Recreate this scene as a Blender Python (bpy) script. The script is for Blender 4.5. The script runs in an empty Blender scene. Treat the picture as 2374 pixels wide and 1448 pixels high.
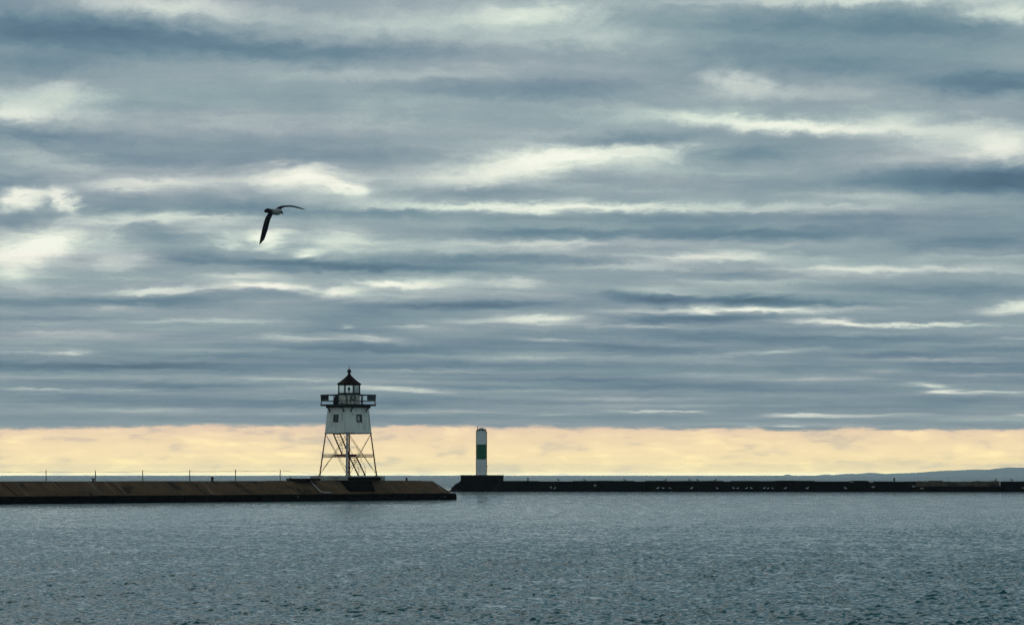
# Harbour light on a breakwater under a broken evening overcast.
import bpy, bmesh, math, random
import numpy as np
from mathutils import Vector, Matrix
rad = math.radians
scene = bpy.context.scene
COL = scene.collection
random.seed(7)
rng = np.random.default_rng(11)

# ------------------------------------------------------------------ camera
EYE = 2.5                       # metres above the water
FOC = 7913.0                    # focal length in pixels of a 2374 px wide frame (a long telephoto)
PITCH = math.atan2(377.0, FOC)
cam = bpy.data.cameras.new('camera')
cam.sensor_width = 36.0
cam.lens = 36.0 * FOC / 2374.0
cam.clip_start = 0.5
cam.clip_end = 120000.0
cam_ob = bpy.data.objects.new('camera', cam)
COL.objects.link(cam_ob)
cam_ob.location = (0, 0, EYE)
cam_ob.rotation_euler = (rad(90) + PITCH, 0, 0)
scene.camera = cam_ob

scene.view_settings.view_transform = 'Standard'
scene.view_settings.look = 'None'
scene.view_settings.exposure = 0.0
scene.view_settings.gamma = 1.0
scene.cycles.use_denoising = True
scene.cycles.denoising_prefilter = 'NONE'          # keeps the fine ripples
scene.cycles.max_bounces = 8
scene.cycles.volume_bounces = 1
scene.cycles.transparent_max_bounces = 12
scene.cycles.sample_clamp_indirect = 6.0
scene.render.film_transparent = False


def lin(r, g, b):
    f = lambda c: c / 12.92 if c <= 0.04045 else ((c + 0.055) / 1.055) ** 2.4
    return (f(r / 255.0), f(g / 255.0), f(b / 255.0), 1.0)


class Nodes:
    """small helper for writing node trees as expressions"""
    def __init__(self, tree):
        self.t = tree
        tree.nodes.clear()

    def new(self, kind, **kw):
        n = self.t.nodes.new(kind)
        for k, v in kw.items():
            setattr(n, k, v)
        return n

    def put(self, sock, val):
        if isinstance(val, bpy.types.NodeSocket):
            self.t.links.new(val, sock)
        elif isinstance(val, (tuple, list)):
            if sock.type == 'RGBA':
                sock.default_value = tuple(val) if len(val) == 4 else tuple(val) + (1.0,)
            else:
                sock.default_value = tuple(val)[:3]
        elif sock.type in ('VECTOR',):
            sock.default_value = (val, val, val)
        else:
            sock.default_value = val

    def m(self, op, a, b=None, c=None, clamp=False):
        n = self.new('ShaderNodeMath', operation=op, use_clamp=clamp)
        for i, x in enumerate((a, b, c)):
            if x is not None:
                self.put(n.inputs[i], x)
        return n.outputs[0]

    def v(self, op, a, b=None, c=None):
        n = self.new('ShaderNodeVectorMath', operation=op)
        for i, x in enumerate((a, b, c)):
            if x is not None:
                self.put(n.inputs[i], x)
        return n.outputs['Value'] if op in ('DOT_PRODUCT', 'LENGTH', 'DISTANCE') else n.outputs[0]

    def scale(self, a, s):
        n = self.new('ShaderNodeVectorMath', operation='SCALE')
        self.put(n.inputs[0], a)
        self.put(n.inputs['Scale'], s)
        return n.outputs[0]

    def xyz(self, x, y, z):
        n = self.new('ShaderNodeCombineXYZ')
        for i, q in enumerate((x, y, z)):
            self.put(n.inputs[i], q)
        return n.outputs[0]

    def sep(self, a):
        n = self.new('ShaderNodeSeparateXYZ')
        self.put(n.inputs[0], a)
        return n.outputs

    def noise(self, vec, scale=1.0, detail=4.0, rough=0.5, color=False, distortion=0.0):
        n = self.new('ShaderNodeTexNoise')
        self.put(n.inputs['Vector'], vec)
        n.inputs['Scale'].default_value = scale
        n.inputs['Detail'].default_value = detail
        n.inputs['Roughness'].default_value = rough
        n.inputs['Distortion'].default_value = distortion
        return n.outputs['Color'] if color else n.outputs[0]

    def ramp(self, fac, stops, interp='LINEAR'):
        n = self.new('ShaderNodeValToRGB')
        cr = n.color_ramp
        cr.interpolation = interp
        while len(cr.elements) > 1:
            cr.elements.remove(cr.elements[-1])
        for i, (p, c) in enumerate(stops):
            e = cr.elements[0] if i == 0 else cr.elements.new(p)
            e.position = p
            e.color = c if len(c) == 4 else tuple(c) + (1.0,)
        self.put(n.inputs[0], fac)
        return n.outputs[0]

    def mix(self, fac, a, b, blend='MIX'):
        n = self.new('ShaderNodeMix', data_type='RGBA', blend_type=blend)
        self.put(n.inputs[0], fac)
        self.put(n.inputs[6], a)
        self.put(n.inputs[7], b)
        return n.outputs[2]

    def smooth(self, x, lo, hi):
        n = self.new('ShaderNodeMapRange', interpolation_type='SMOOTHSTEP')
        self.put(n.inputs[0], x)
        self.put(n.inputs[1], lo)
        self.put(n.inputs[2], hi)
        return n.outputs[0]

    def link(self, a, b):
        self.t.links.new(a, b)


# ------------------------------------------------------------------ sky
SUN_EL, SUN_AZ = rad(50), rad(-25)
CLOUDS = [  # azimuth, elevation, half widths (milliradians), brightness, slope
    (-107.0,136.36,26.5,3.40,0.50,-0.05), (9.2,135.09,15.9,3.11,0.55,-0.00), (-8.5,133.83,34.5,4.25,0.30,-0.00), (-46.4,132.19,46.4,4.25,0.20,-0.07), (-133.6,128.40,41.7,5.31,-0.80,-0.06),
    (-79.2,124.98,37.9,3.54,-0.50,-0.12), (-46.4,123.72,25.3,2.78,-0.40,-0.00), (-138.6,118.29,21.5,5.05,-0.35,-0.00), (102.7,138.13,50.4,1.98,0.60,-0.00), (144.4,133.83,13.3,3.40,0.60,-0.00),
    (90.1,131.30,37.9,3.54,-0.40,-0.05), (69.9,124.61,31.6,5.31,-0.35,-0.00), (128.0,128.78,25.3,3.79,-0.35,-0.00), (141.9,113.61,24.0,3.54,-0.75,-0.00), (102.7,120.18,31.6,5.05,-0.35,-0.00),
    (64.8,115.76,10.0,3.40,0.45,-0.20), (87.6,111.71,29.2,2.26,0.20,-0.00), (-139.9,107.54,18.6,5.10,0.45,-0.00), (-131.1,112.35,8.0,2.83,0.25,-0.00), (-148.7,104.13,9.3,1.98,0.30,-0.00),
    (-142.4,98.70,24.0,2.15,-0.50,-0.05), (-112.1,95.54,37.9,3.16,-0.20,-0.00), (-74.2,110.70,25.3,3.79,-0.20,-0.00), (-4.7,113.23,37.9,3.16,-0.35,-0.00), (20.6,113.86,19.0,3.16,-0.25,-0.00),
    (-55.2,93.01,32.9,2.15,-0.35,-0.00), (-99.5,92.38,25.3,2.53,-0.20,-0.00), (64.8,103.12,26.5,2.26,0.65,-0.08), (33.2,103.12,26.5,3.54,0.20,-0.00), (90.1,100.97,21.2,1.84,0.50,-0.02),
    (109.1,102.49,26.5,3.54,0.30,-0.00), (128.0,98.07,19.9,4.25,0.35,-0.00), (144.4,94.91,11.3,4.81,0.60,-0.00), (33.2,98.07,21.5,1.64,-0.45,0.05), (9.2,93.01,17.3,3.40,0.75,0.02),
    (-2.1,88.84,21.2,3.68,0.55,0.15), (33.2,94.65,19.9,2.26,0.55,0.05), (43.3,92.76,10.6,2.83,0.40,-0.00), (-22.4,87.70,19.9,3.40,0.30,-0.00), (69.9,93.39,13.9,2.27,-0.30,-0.00),
    (131.8,85.18,34.1,4.55,-0.90,-0.02), (149.5,86.06,13.9,4.04,-0.30,-0.00), (58.5,83.53,25.3,3.79,-0.20,-0.00), (115.4,91.50,19.9,2.26,0.30,-0.00), (-139.9,92.13,17.3,3.11,0.35,-0.10),
    (-108.3,84.80,18.6,1.84,0.65,0.03), (-74.2,85.30,19.9,2.55,0.40,0.05), (-61.5,88.34,9.3,2.83,0.50,-0.00), (-48.9,83.53,5.6,1.84,0.70,-0.20), (-57.8,86.06,15.9,3.96,0.40,-0.00),
    (-124.7,88.34,33.2,2.55,0.30,-0.00), (-147.5,85.05,13.9,1.64,-0.40,-0.00), (-144.3,79.49,6.1,2.83,0.95,0.10), (-131.1,78.86,3.7,3.11,0.90,-0.30), (-137.4,82.02,8.0,1.98,0.50,-0.00),
    (-108.3,80.75,19.0,2.53,-0.20,-0.00), (-79.2,78.86,15.2,2.02,-0.25,-0.00), (-67.9,77.21,19.0,2.27,-0.20,-0.00), (-142.4,73.42,12.6,2.78,-0.35,-0.00), (-133.6,68.12,9.3,4.53,0.80,0.20),
    (-143.7,64.58,10.6,3.96,0.65,-0.00), (-147.5,59.52,8.0,3.96,0.50,-0.00), (-136.1,67.10,22.6,8.49,0.15,-0.00), (-112.1,74.06,19.9,1.84,0.45,0.05), (-96.9,74.94,26.5,1.56,0.40,-0.00),
    (-118.4,70.90,5.3,1.98,0.30,-0.00), (-115.9,62.05,8.0,3.11,0.35,-0.00), (-103.2,69.00,8.8,2.78,-0.30,-0.00), (-95.7,63.31,8.8,2.27,-0.30,-0.00), (-71.7,68.62,4.2,2.83,0.85,-0.00),
    (-83.0,67.74,5.3,2.26,0.50,-0.00), (-71.7,70.52,19.9,2.26,0.40,-0.00), (-89.3,72.16,13.3,2.55,0.25,-0.00), (-59.0,64.32,4.8,1.27,0.80,-0.00), (-52.7,66.47,11.9,2.83,0.30,-0.00),
    (-48.9,70.26,8.0,2.55,0.30,-0.00), (-69.1,61.80,24.0,1.64,-0.70,-0.02), (-42.6,60.53,27.8,1.39,-0.65,-0.02), (-23.6,60.79,25.3,1.64,-0.35,-0.00), (-4.7,78.35,33.2,1.27,0.55,-0.01),
    (26.9,78.73,27.9,1.42,0.55,-0.00), (19.3,80.75,8.0,1.27,0.30,-0.00), (64.8,77.59,29.2,1.56,0.45,-0.02), (-30.0,78.48,19.9,1.56,0.15,-0.00), (-36.3,76.71,16.4,1.14,-0.35,-0.00),
    (-13.5,82.52,21.5,1.39,-0.40,-0.00), (39.6,75.19,44.2,1.52,-0.35,-0.00), (47.1,70.52,36.6,1.77,-0.70,-0.01), (8.0,70.90,19.0,1.39,-0.45,-0.00), (83.8,69.63,25.3,1.90,-0.35,-0.00),
    (-4.7,67.61,34.5,1.56,0.40,0.02), (20.6,68.37,15.9,1.27,0.20,-0.00), (-42.6,67.61,13.3,3.11,0.20,-0.00), (-4.7,63.31,31.6,1.64,-0.40,-0.00), (20.6,62.68,12.6,1.39,-0.20,-0.00),
    (134.3,67.74,27.8,2.02,-0.55,0.02), (109.1,73.17,31.6,2.53,-0.20,-0.00), (58.5,63.82,19.9,1.56,0.60,-0.00), (77.5,63.31,19.9,1.70,0.40,-0.00), (128.0,63.31,33.2,1.27,0.30,-0.00),
    (96.4,60.15,19.9,1.13,0.35,-0.00), (134.3,59.90,33.2,1.27,0.40,-0.00), (87.6,58.01,13.3,1.56,0.25,-0.00), (67.4,58.26,12.6,1.14,-0.25,-0.00), (128.0,54.21,31.6,1.77,-0.35,-0.00),
    (-71.7,55.48,11.3,0.99,0.85,-0.05), (-61.5,54.21,8.0,0.99,0.60,-0.10), (-48.9,53.71,6.6,1.56,0.90,0.10), (-37.5,55.98,6.6,0.85,0.90,-0.05), (-28.7,55.48,10.6,1.13,0.50,-0.00),
    (-93.1,54.21,21.2,1.13,0.60,0.05), (-107.0,53.20,9.3,0.85,0.40,-0.00), (-18.6,56.99,15.9,1.84,0.35,-0.00), (1.6,56.36,6.6,1.56,0.40,-0.00), (14.3,56.99,15.9,1.56,0.15,-0.00),
    (-38.8,51.94,13.3,1.56,0.30,-0.00), (-120.9,56.99,21.5,1.39,-0.40,-0.00), (-118.4,50.42,37.9,1.39,-0.55,-0.00), (-93.1,50.68,22.7,1.77,-0.40,-0.00), (-137.4,45.87,20.2,1.26,-0.30,-0.00),
    (-142.4,54.21,13.3,1.13,0.20,-0.00), (-8.5,49.92,21.5,1.14,-0.75,0.03), (-36.3,48.78,25.3,2.27,-0.45,-0.00), (-45.1,46.25,25.3,1.64,-0.35,-0.00), (35.8,51.94,13.9,1.39,-0.85,-0.08),
    (64.8,51.43,22.7,1.14,-0.90,-0.03), (90.1,49.92,25.3,0.88,-0.50,-0.02), (47.1,50.42,7.6,1.14,-0.40,-0.00), (67.4,48.40,11.3,0.71,1.00,-0.04), (57.2,47.52,4.0,0.85,0.75,-0.20),
    (49.7,47.90,8.0,0.57,0.50,-0.00), (83.8,47.90,13.3,0.99,0.50,-0.00), (102.7,48.78,13.3,1.13,0.25,-0.00), (33.2,47.90,10.6,0.85,0.40,-0.00), (4.2,45.87,11.9,1.13,0.65,-0.00),
    (14.3,45.49,5.3,1.13,0.35,-0.00), (58.5,45.87,16.4,1.01,-0.70,-0.00), (39.6,45.37,11.4,0.88,-0.30,-0.00), (148.5,49.16,6.6,1.56,0.95,-0.00), (142.6,47.39,8.0,0.99,0.50,-0.00),
    (87.6,44.99,9.3,0.85,0.85,-0.00), (97.7,44.48,5.3,0.71,0.85,-0.10), (109.1,43.73,17.3,0.57,0.85,-0.00), (128.0,43.47,19.9,0.57,0.50,-0.00), (-115.9,48.40,10.6,0.71,0.45,-0.00),
    (-131.1,46.25,13.3,0.71,0.25,-0.00), (-137.4,44.10,13.3,0.99,0.20,-0.00), (0.0,31.72,505.5,13.27,-0.32,-0.00), (-127.3,35.51,6.6,0.85,0.65,-0.00), (-139.9,35.51,13.3,0.57,0.45,-0.00),
    (-117.1,41.07,15.9,0.99,0.35,-0.00), (-137.4,31.47,44.2,1.14,-0.45,-0.00), (-99.5,31.72,25.3,1.01,-0.30,-0.00), (-112.1,28.56,53.1,0.71,0.30,0.01), (-137.4,24.90,15.9,0.42,0.55,-0.00),
    (-112.1,25.02,8.0,0.42,0.50,-0.00), (-61.5,40.06,21.2,0.85,0.70,-0.02), (-38.8,39.81,9.3,0.85,0.45,-0.10), (-28.7,43.47,6.6,0.71,0.45,-0.00), (-48.9,43.47,1.6,0.57,0.60,-0.00),
    (-51.4,42.34,12.6,0.76,-0.40,-0.00), (-46.4,37.03,27.8,1.01,-0.45,-0.03), (14.3,44.36,13.3,0.71,0.40,-0.00), (39.6,43.60,13.3,0.57,0.45,-0.00), (11.8,39.56,10.6,0.57,0.50,-0.05),
    (20.6,41.20,31.6,1.39,-0.30,-0.00), (33.2,37.41,22.7,1.01,-0.35,-0.03), (71.1,40.31,37.9,1.64,-0.30,-0.00), (64.8,35.26,19.9,0.71,0.35,0.03), (77.5,36.02,9.3,0.71,0.50,0.05),
    (112.9,35.01,15.2,0.76,-0.45,-0.00), (128.0,37.79,19.9,0.57,0.20,-0.00), (145.7,39.56,5.3,0.57,0.45,-0.00), (109.1,30.46,8.0,0.99,0.40,-0.00), (134.3,28.94,17.3,0.57,0.40,-0.00),
    (121.7,26.03,5.3,0.71,0.80,-0.10), (125.5,24.14,4.6,0.57,0.95,-0.00), (139.4,24.01,11.9,0.57,0.65,-0.00), (-31.2,25.02,13.3,0.71,0.65,-0.08), (-48.9,25.40,21.2,0.71,0.45,-0.00),
    (39.6,18.70,9.3,0.35,0.65,-0.00), (50.9,18.70,5.3,0.28,0.65,-0.00), (13.0,17.57,8.0,0.35,0.50,-0.00), (82.5,17.57,8.0,0.57,0.80,-0.00), (96.4,17.19,15.9,0.42,0.55,-0.00),
    (115.4,17.82,8.0,0.35,0.45,-0.00), (149.2,17.44,4.0,0.42,0.45,-0.00), (140.7,19.97,11.9,0.35,0.35,-0.00), (80.0,14.28,4.0,0.35,0.65,-0.00), (69.9,14.15,3.3,0.35,0.45,-0.00),
    (128.0,21.61,31.6,0.88,-0.25,-0.00), (-86.8,21.61,63.2,1.77,-0.15,-0.00), (-124.7,56.99,34.5,1.13,0.35,-0.02), (-79.2,58.26,11.9,1.13,0.45,-0.00), (-11.0,97.43,34.5,1.98,0.15,0.03),
    (-84.3,101.23,34.5,2.55,0.12,-0.00), (-30.0,108.81,33.2,2.83,0.12,-0.00), (39.6,122.71,33.2,3.68,0.20,0.05), (20.6,127.76,29.2,3.11,0.25,-0.00), (-61.5,123.97,11.9,2.55,0.15,-0.00),
    (-23.6,117.02,21.2,1.98,0.12,-0.00), (121.7,81.01,34.5,1.42,0.30,-0.00), (102.7,78.48,26.5,1.13,0.25,-0.00), (71.1,56.36,19.9,0.85,0.30,-0.00), (37.0,61.42,15.9,1.27,0.35,-0.00),
    (47.1,53.20,15.9,0.85,0.35,-0.04), (-17.3,65.21,8.0,0.85,0.20,-0.00), (-79.2,50.68,15.9,0.85,0.25,-0.00), (-99.5,44.99,21.2,0.71,0.30,-0.00), (-71.7,44.99,15.9,0.71,0.25,-0.00),
    (-30.0,48.15,8.0,0.71,0.25,-0.00), (-13.5,44.99,11.9,0.85,0.40,-0.00), (-139.9,41.20,13.3,0.71,0.25,-0.00), (-89.3,36.52,21.2,0.71,0.30,-0.00), (-107.0,30.46,15.9,0.42,0.25,-0.00),
    (-69.1,27.93,18.6,0.57,0.30,-0.00), (-26.2,30.46,18.6,0.57,0.30,-0.00), (1.6,34.25,18.6,0.71,0.25,-0.00), (8.0,24.77,18.6,0.50,0.30,-0.00), (33.2,22.24,21.2,0.50,0.30,-0.00),
    (58.5,20.35,21.2,0.42,0.30,-0.00), (58.5,29.19,21.2,0.57,0.25,-0.00), (90.1,27.93,15.9,0.57,0.25,-0.00), (96.4,41.20,21.2,0.71,0.25,-0.00), (121.7,33.62,21.2,0.57,0.30,-0.00),
    (-142.4,20.35,21.2,0.57,0.20,-0.00), (-99.5,19.08,26.5,0.57,0.20,-0.00), (-69.1,17.82,18.6,0.57,0.20,-0.00), (-23.6,18.45,21.2,0.57,0.25,-0.00), (-0.9,15.92,26.5,0.50,0.25,-0.00),
    (-61.5,22.24,13.3,0.50,0.25,-0.00), (-122.2,22.87,20.2,0.51,-0.30,-0.00), (-91.9,26.03,19.0,0.63,-0.30,-0.00), (-36.3,20.98,15.2,0.63,-0.25,-0.00), (-11.0,27.93,20.2,0.63,-0.30,-0.00),
    (20.6,27.93,20.2,0.63,-0.30,-0.00), (45.9,26.03,25.3,0.63,-0.30,-0.00), (77.5,24.77,25.3,0.63,-0.30,-0.00), (134.3,32.35,19.0,0.63,-0.30,-0.00), (14.3,20.98,20.2,0.51,-0.25,-0.00),
    (109.1,19.71,25.3,0.51,-0.25,-0.00),
]

world = bpy.data.worlds.new('World')
scene.world = world
world.use_nodes = True
w = Nodes(world.node_tree)
D = w.new('ShaderNodeTexCoord').outputs['Generated']
dx, dy, dz = w.sep(D)
zc = w.m('MAXIMUM', dz, 0.0)
az = w.m('MULTIPLY', w.m('ARCTAN2', dx, dy), 1000.0)         # milliradians from the view axis
el = w.m('MULTIPLY', w.m('ARCSINE', zc), 1000.0)
# cloud deck seen in perspective
inv = w.m('DIVIDE', 1.0, w.m('ADD', zc, 0.030))
P = w.scale(w.xyz(w.m('MULTIPLY', dx, 0.62), dy, 0.0), inv)
PW = w.v('ADD', P, w.scale(w.noise(P, 2.1, 3.0, 0.55, color=True), 0.35))
n_big = w.noise(PW, 0.9, 5.0, 0.55)
n_mid = w.noise(w.v('ADD', PW, (7.3, 2.1, 4.0)), 2.6, 6.0, 0.6)
lel = w.m('LOGARITHM', w.m('ADD', el, 12.0), 2.718282)
B = w.xyz(w.m('MULTIPLY', az, 0.045), w.m('MULTIPLY', lel, 13.0), w.m('MULTIPLY', dy, 2.0))
B = w.v('ADD', B, w.scale(w.noise(B, 0.8, 3.0, 0.5, color=True), 1.1))
n_grain = w.noise(w.xyz(w.m('MULTIPLY', az, 1.0), w.m('MULTIPLY', el, 2.2), 0.0), 1.0, 2.0, 0.6)
n_fine = w.noise(w.v('ADD', B, (1.3, 9.1, 2.0)), 1.0, 7.0, 0.6)
# ragged edges: bend the directions a little
wn = w.sep(w.v('SUBTRACT', w.noise(w.v('ADD', B, (3.1, 5.2, 0.7)), 2.3, 6.0, 0.62, color=True), (0.5, 0.5, 0.5)))
amp = w.m('MULTIPLY_ADD', el, 0.0016, 0.05)
waz = w.m('MULTIPLY_ADD', w.m('MULTIPLY', wn[0], amp), 110.0, az)
wel = w.m('MULTIPLY_ADD', w.m('MULTIPLY', wn[1], amp), 28.0, el)
wlel = w.m('LOGARITHM', w.m('ADD', w.m('MAXIMUM', wel, 0.0), 12.0), 2.718282)
n_band = w.noise(w.xyz(w.m('MULTIPLY', waz, 0.011), w.m('MULTIPLY_ADD', waz, 0.003, w.m('MULTIPLY', wlel, 15.0)), 3.7), 1.0, 5.0, 0.55)
U = w.xyz(waz, waz, waz)
V = w.xyz(wel, wel, wel)
acc = None
tab = list(CLOUDS)
while len(tab) % 3:
    tab.append((0, 0, 1, 1, 0, 0))
for i in range(0, len(tab), 3):
    g = tab[i:i + 3]
    a = w.v('MULTIPLY_ADD', U, tuple(1 / q[2] for q in g), tuple(-q[0] / q[2] for q in g))
    b = w.v('MULTIPLY_ADD', V, tuple(1 / q[3] for q in g), tuple((-q[1] + q[5] * q[0]) / q[3] for q in g))
    if any(q[5] for q in g):
        b = w.v('MULTIPLY_ADD', U, tuple(-q[5] / q[3] for q in g), b)
    e = w.v('POWER', (0.3679, 0.3679, 0.3679), w.v('MULTIPLY_ADD', a, a, w.v('MULTIPLY', b, b)))
    s = w.v('DOT_PRODUCT', e, tuple(q[4] for q in g))
    acc = s if acc is None else w.m('ADD', acc, s)
dens = w.m('MULTIPLY_ADD', w.m('SUBTRACT', n_big, 0.5), 0.5, w.m('MULTIPLY', acc, 1.25))
dens = w.m('MULTIPLY_ADD', w.m('SUBTRACT', n_mid, 0.5), 0.25, dens)
dens = w.m('MULTIPLY_ADD', w.m('SUBTRACT', n_fine, 0.5), 0.6, dens)
dens = w.m('MULTIPLY_ADD', w.m('SUBTRACT', n_band, 0.5), w.m('MULTIPLY_ADD', w.smooth(el, 60.0, 105.0), -0.85, 1.75), dens)
dens = w.m('MULTIPLY_ADD', w.m('SUBTRACT', n_grain, 0.5), 0.16, dens)
dens = w.m('MULTIPLY_ADD', w.smooth(el, 150.0, 350.0), -0.42, dens)
dens = w.m('ADD', dens, 0.10)      # unseen deck overhead darkened to deepen the water; slight lift all over
cloud = w.ramp(w.m('MULTIPLY_ADD', dens, 1 / 2.7, 1.3 / 2.7), [
    (0.00, lin(62, 93, 114)), (0.12, lin(82, 111, 131)), (0.28, lin(102, 129, 145)),
    (0.43, lin(129, 149, 159)), (0.55, lin(151, 166, 171)), (0.66, lin(181, 192, 191)),
    (0.78, lin(213, 220, 210)), (0.90, lin(240, 242, 227)), (1.00, lin(253, 252, 237))])
hue = w.noise(w.v('ADD', P, (11.0, 4.0, 8.0)), 1.7, 3.0, 0.5)
cloud = w.mix(1.0, cloud, w.ramp(hue, [(0.3, (0.95, 1.02, 1.0)), (0.7, (1.03, 0.995, 1.02))]), 'MULTIPLY')
# open strip of evening light under the far edge of the deck
edge = w.m('MULTIPLY_ADD', az, -0.0082, 13.9)
bump = w.m('POWER', 0.3679, w.m('POWER', w.m('MULTIPLY_ADD', az, 1 / 45.0, 155 / 45.0), 2.0))
edge = w.m('MULTIPLY_ADD', bump, -1.9, edge)
edge = w.m('MULTIPLY_ADD', w.m('SUBTRACT', w.noise(w.xyz(w.m('MULTIPLY', az, 0.03), w.m('MULTIPLY', el, 0.12), 0.0), 1.6, 6.0, 0.68), 0.5), 5.0, edge)
strip = w.smooth(el, w.m('ADD', edge, 0.75), w.m('SUBTRACT', edge, 0.55))
Q = w.xyz(w.m('MULTIPLY', az, 0.085), w.m('MULTIPLY', el, 0.32), 0.0)
puff = w.noise(w.v('ADD', Q, w.scale(w.noise(Q, 1.3, 3.0, 0.5, color=True), 0.8)), 1.0, 6.0, 0.6)
glow = w.ramp(w.m('DIVIDE', el, 15.0), [          # seen through many kilometres of air
    (0.0, (8.3, 7.4, 4.4)), (0.03, (7.6, 6.5, 3.3)), (0.08, (6.6, 5.0, 2.15)), (0.20, (6.1, 4.5, 1.9)), (0.27, (4.0, 2.9, 1.2)),
    (0.33, (2.95, 2.17, 0.96)), (0.45, (2.15, 1.58, 0.76)), (0.66, (1.53, 1.13, 0.61)), (0.95, (1.17, 0.83, 0.55))])
glow = w.mix(w.smooth(puff, 0.52, 0.66), glow, w.mix(1.0, glow, (0.76, 0.80, 0.93, 1), 'MULTIPLY'))
glow = w.mix(w.smooth(puff, 0.47, 0.30), glow, w.mix(1.0, glow, (1.18, 1.22, 1.10, 1), 'MULTIPLY'))
warm = w.smooth(dy, 0.3, 0.8)
sky_lin = w.mix(w.m('MULTIPLY', strip, warm), cloud, glow)
# the clear air above, seen faintly through the deck
nishita = w.new('ShaderNodeTexSky', sky_type='NISHITA', sun_disc=False)
nishita.sun_elevation = SUN_EL
nishita.sun_rotation = SUN_AZ % (2 * math.pi)
SKY_STRENGTH = 0.1
toned = w.scale(sky_lin, 1.0 / SKY_STRENGTH)
blend = w.mix(0.035, toned, nishita.outputs[0])
bg = w.new('ShaderNodeBackground')
w.put(bg.inputs[0], blend)
bg.inputs[1].default_value = SKY_STRENGTH
out = w.new('ShaderNodeOutputWorld')
w.link(bg.outputs[0], out.inputs[0])
world.cycles.sampling_method = 'MANUAL'
world.cycles.sample_map_resolution = 512

# ------------------------------------------------------------------ sun behind the overcast
sun = bpy.data.lights.new('sun', 'SUN')
sun.energy = 0.5
sun.angle = rad(50)
sun.color = (1.0, 0.96, 0.90)
sun_ob = bpy.data.objects.new('sun', sun)
COL.objects.link(sun_ob)
to_sun = Vector((math.sin(SUN_AZ) * math.cos(SUN_EL), math.cos(SUN_AZ) * math.cos(SUN_EL), math.sin(SUN_EL)))
sun_ob.rotation_euler = (-to_sun).to_track_quat('-Z', 'Y').to_euler()
sun_ob.location = to_sun * 200


# ------------------------------------------------------------------ helpers
def ray(px, py):
    """direction of a photograph point, scaled to one metre along +Y"""
    c, s = math.cos(PITCH), math.sin(PITCH)
    a, b = (px - 1187.0) / FOC, (724.0 - py) / FOC
    d = Vector((a, c - b * s, s + b * c))
    return d / d.y


def at(px, py, y):
    d = ray(px, py)
    return Vector((d.x * y, y, EYE + d.z * y))


def tag(o, label=None, cat=None, group=None, kind=None):
    for k, v in (('label', label), ('category', cat), ('group', group), ('kind', kind)):
        if v:
            o[k] = v
    return o


def empty(name, loc, rz=0.0):
    o = bpy.data.objects.new(name, None)
    o.empty_display_size = 0.3
    o.location = loc
    o.rotation_euler = (0, 0, rz)
    COL.objects.link(o)
    return o


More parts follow.
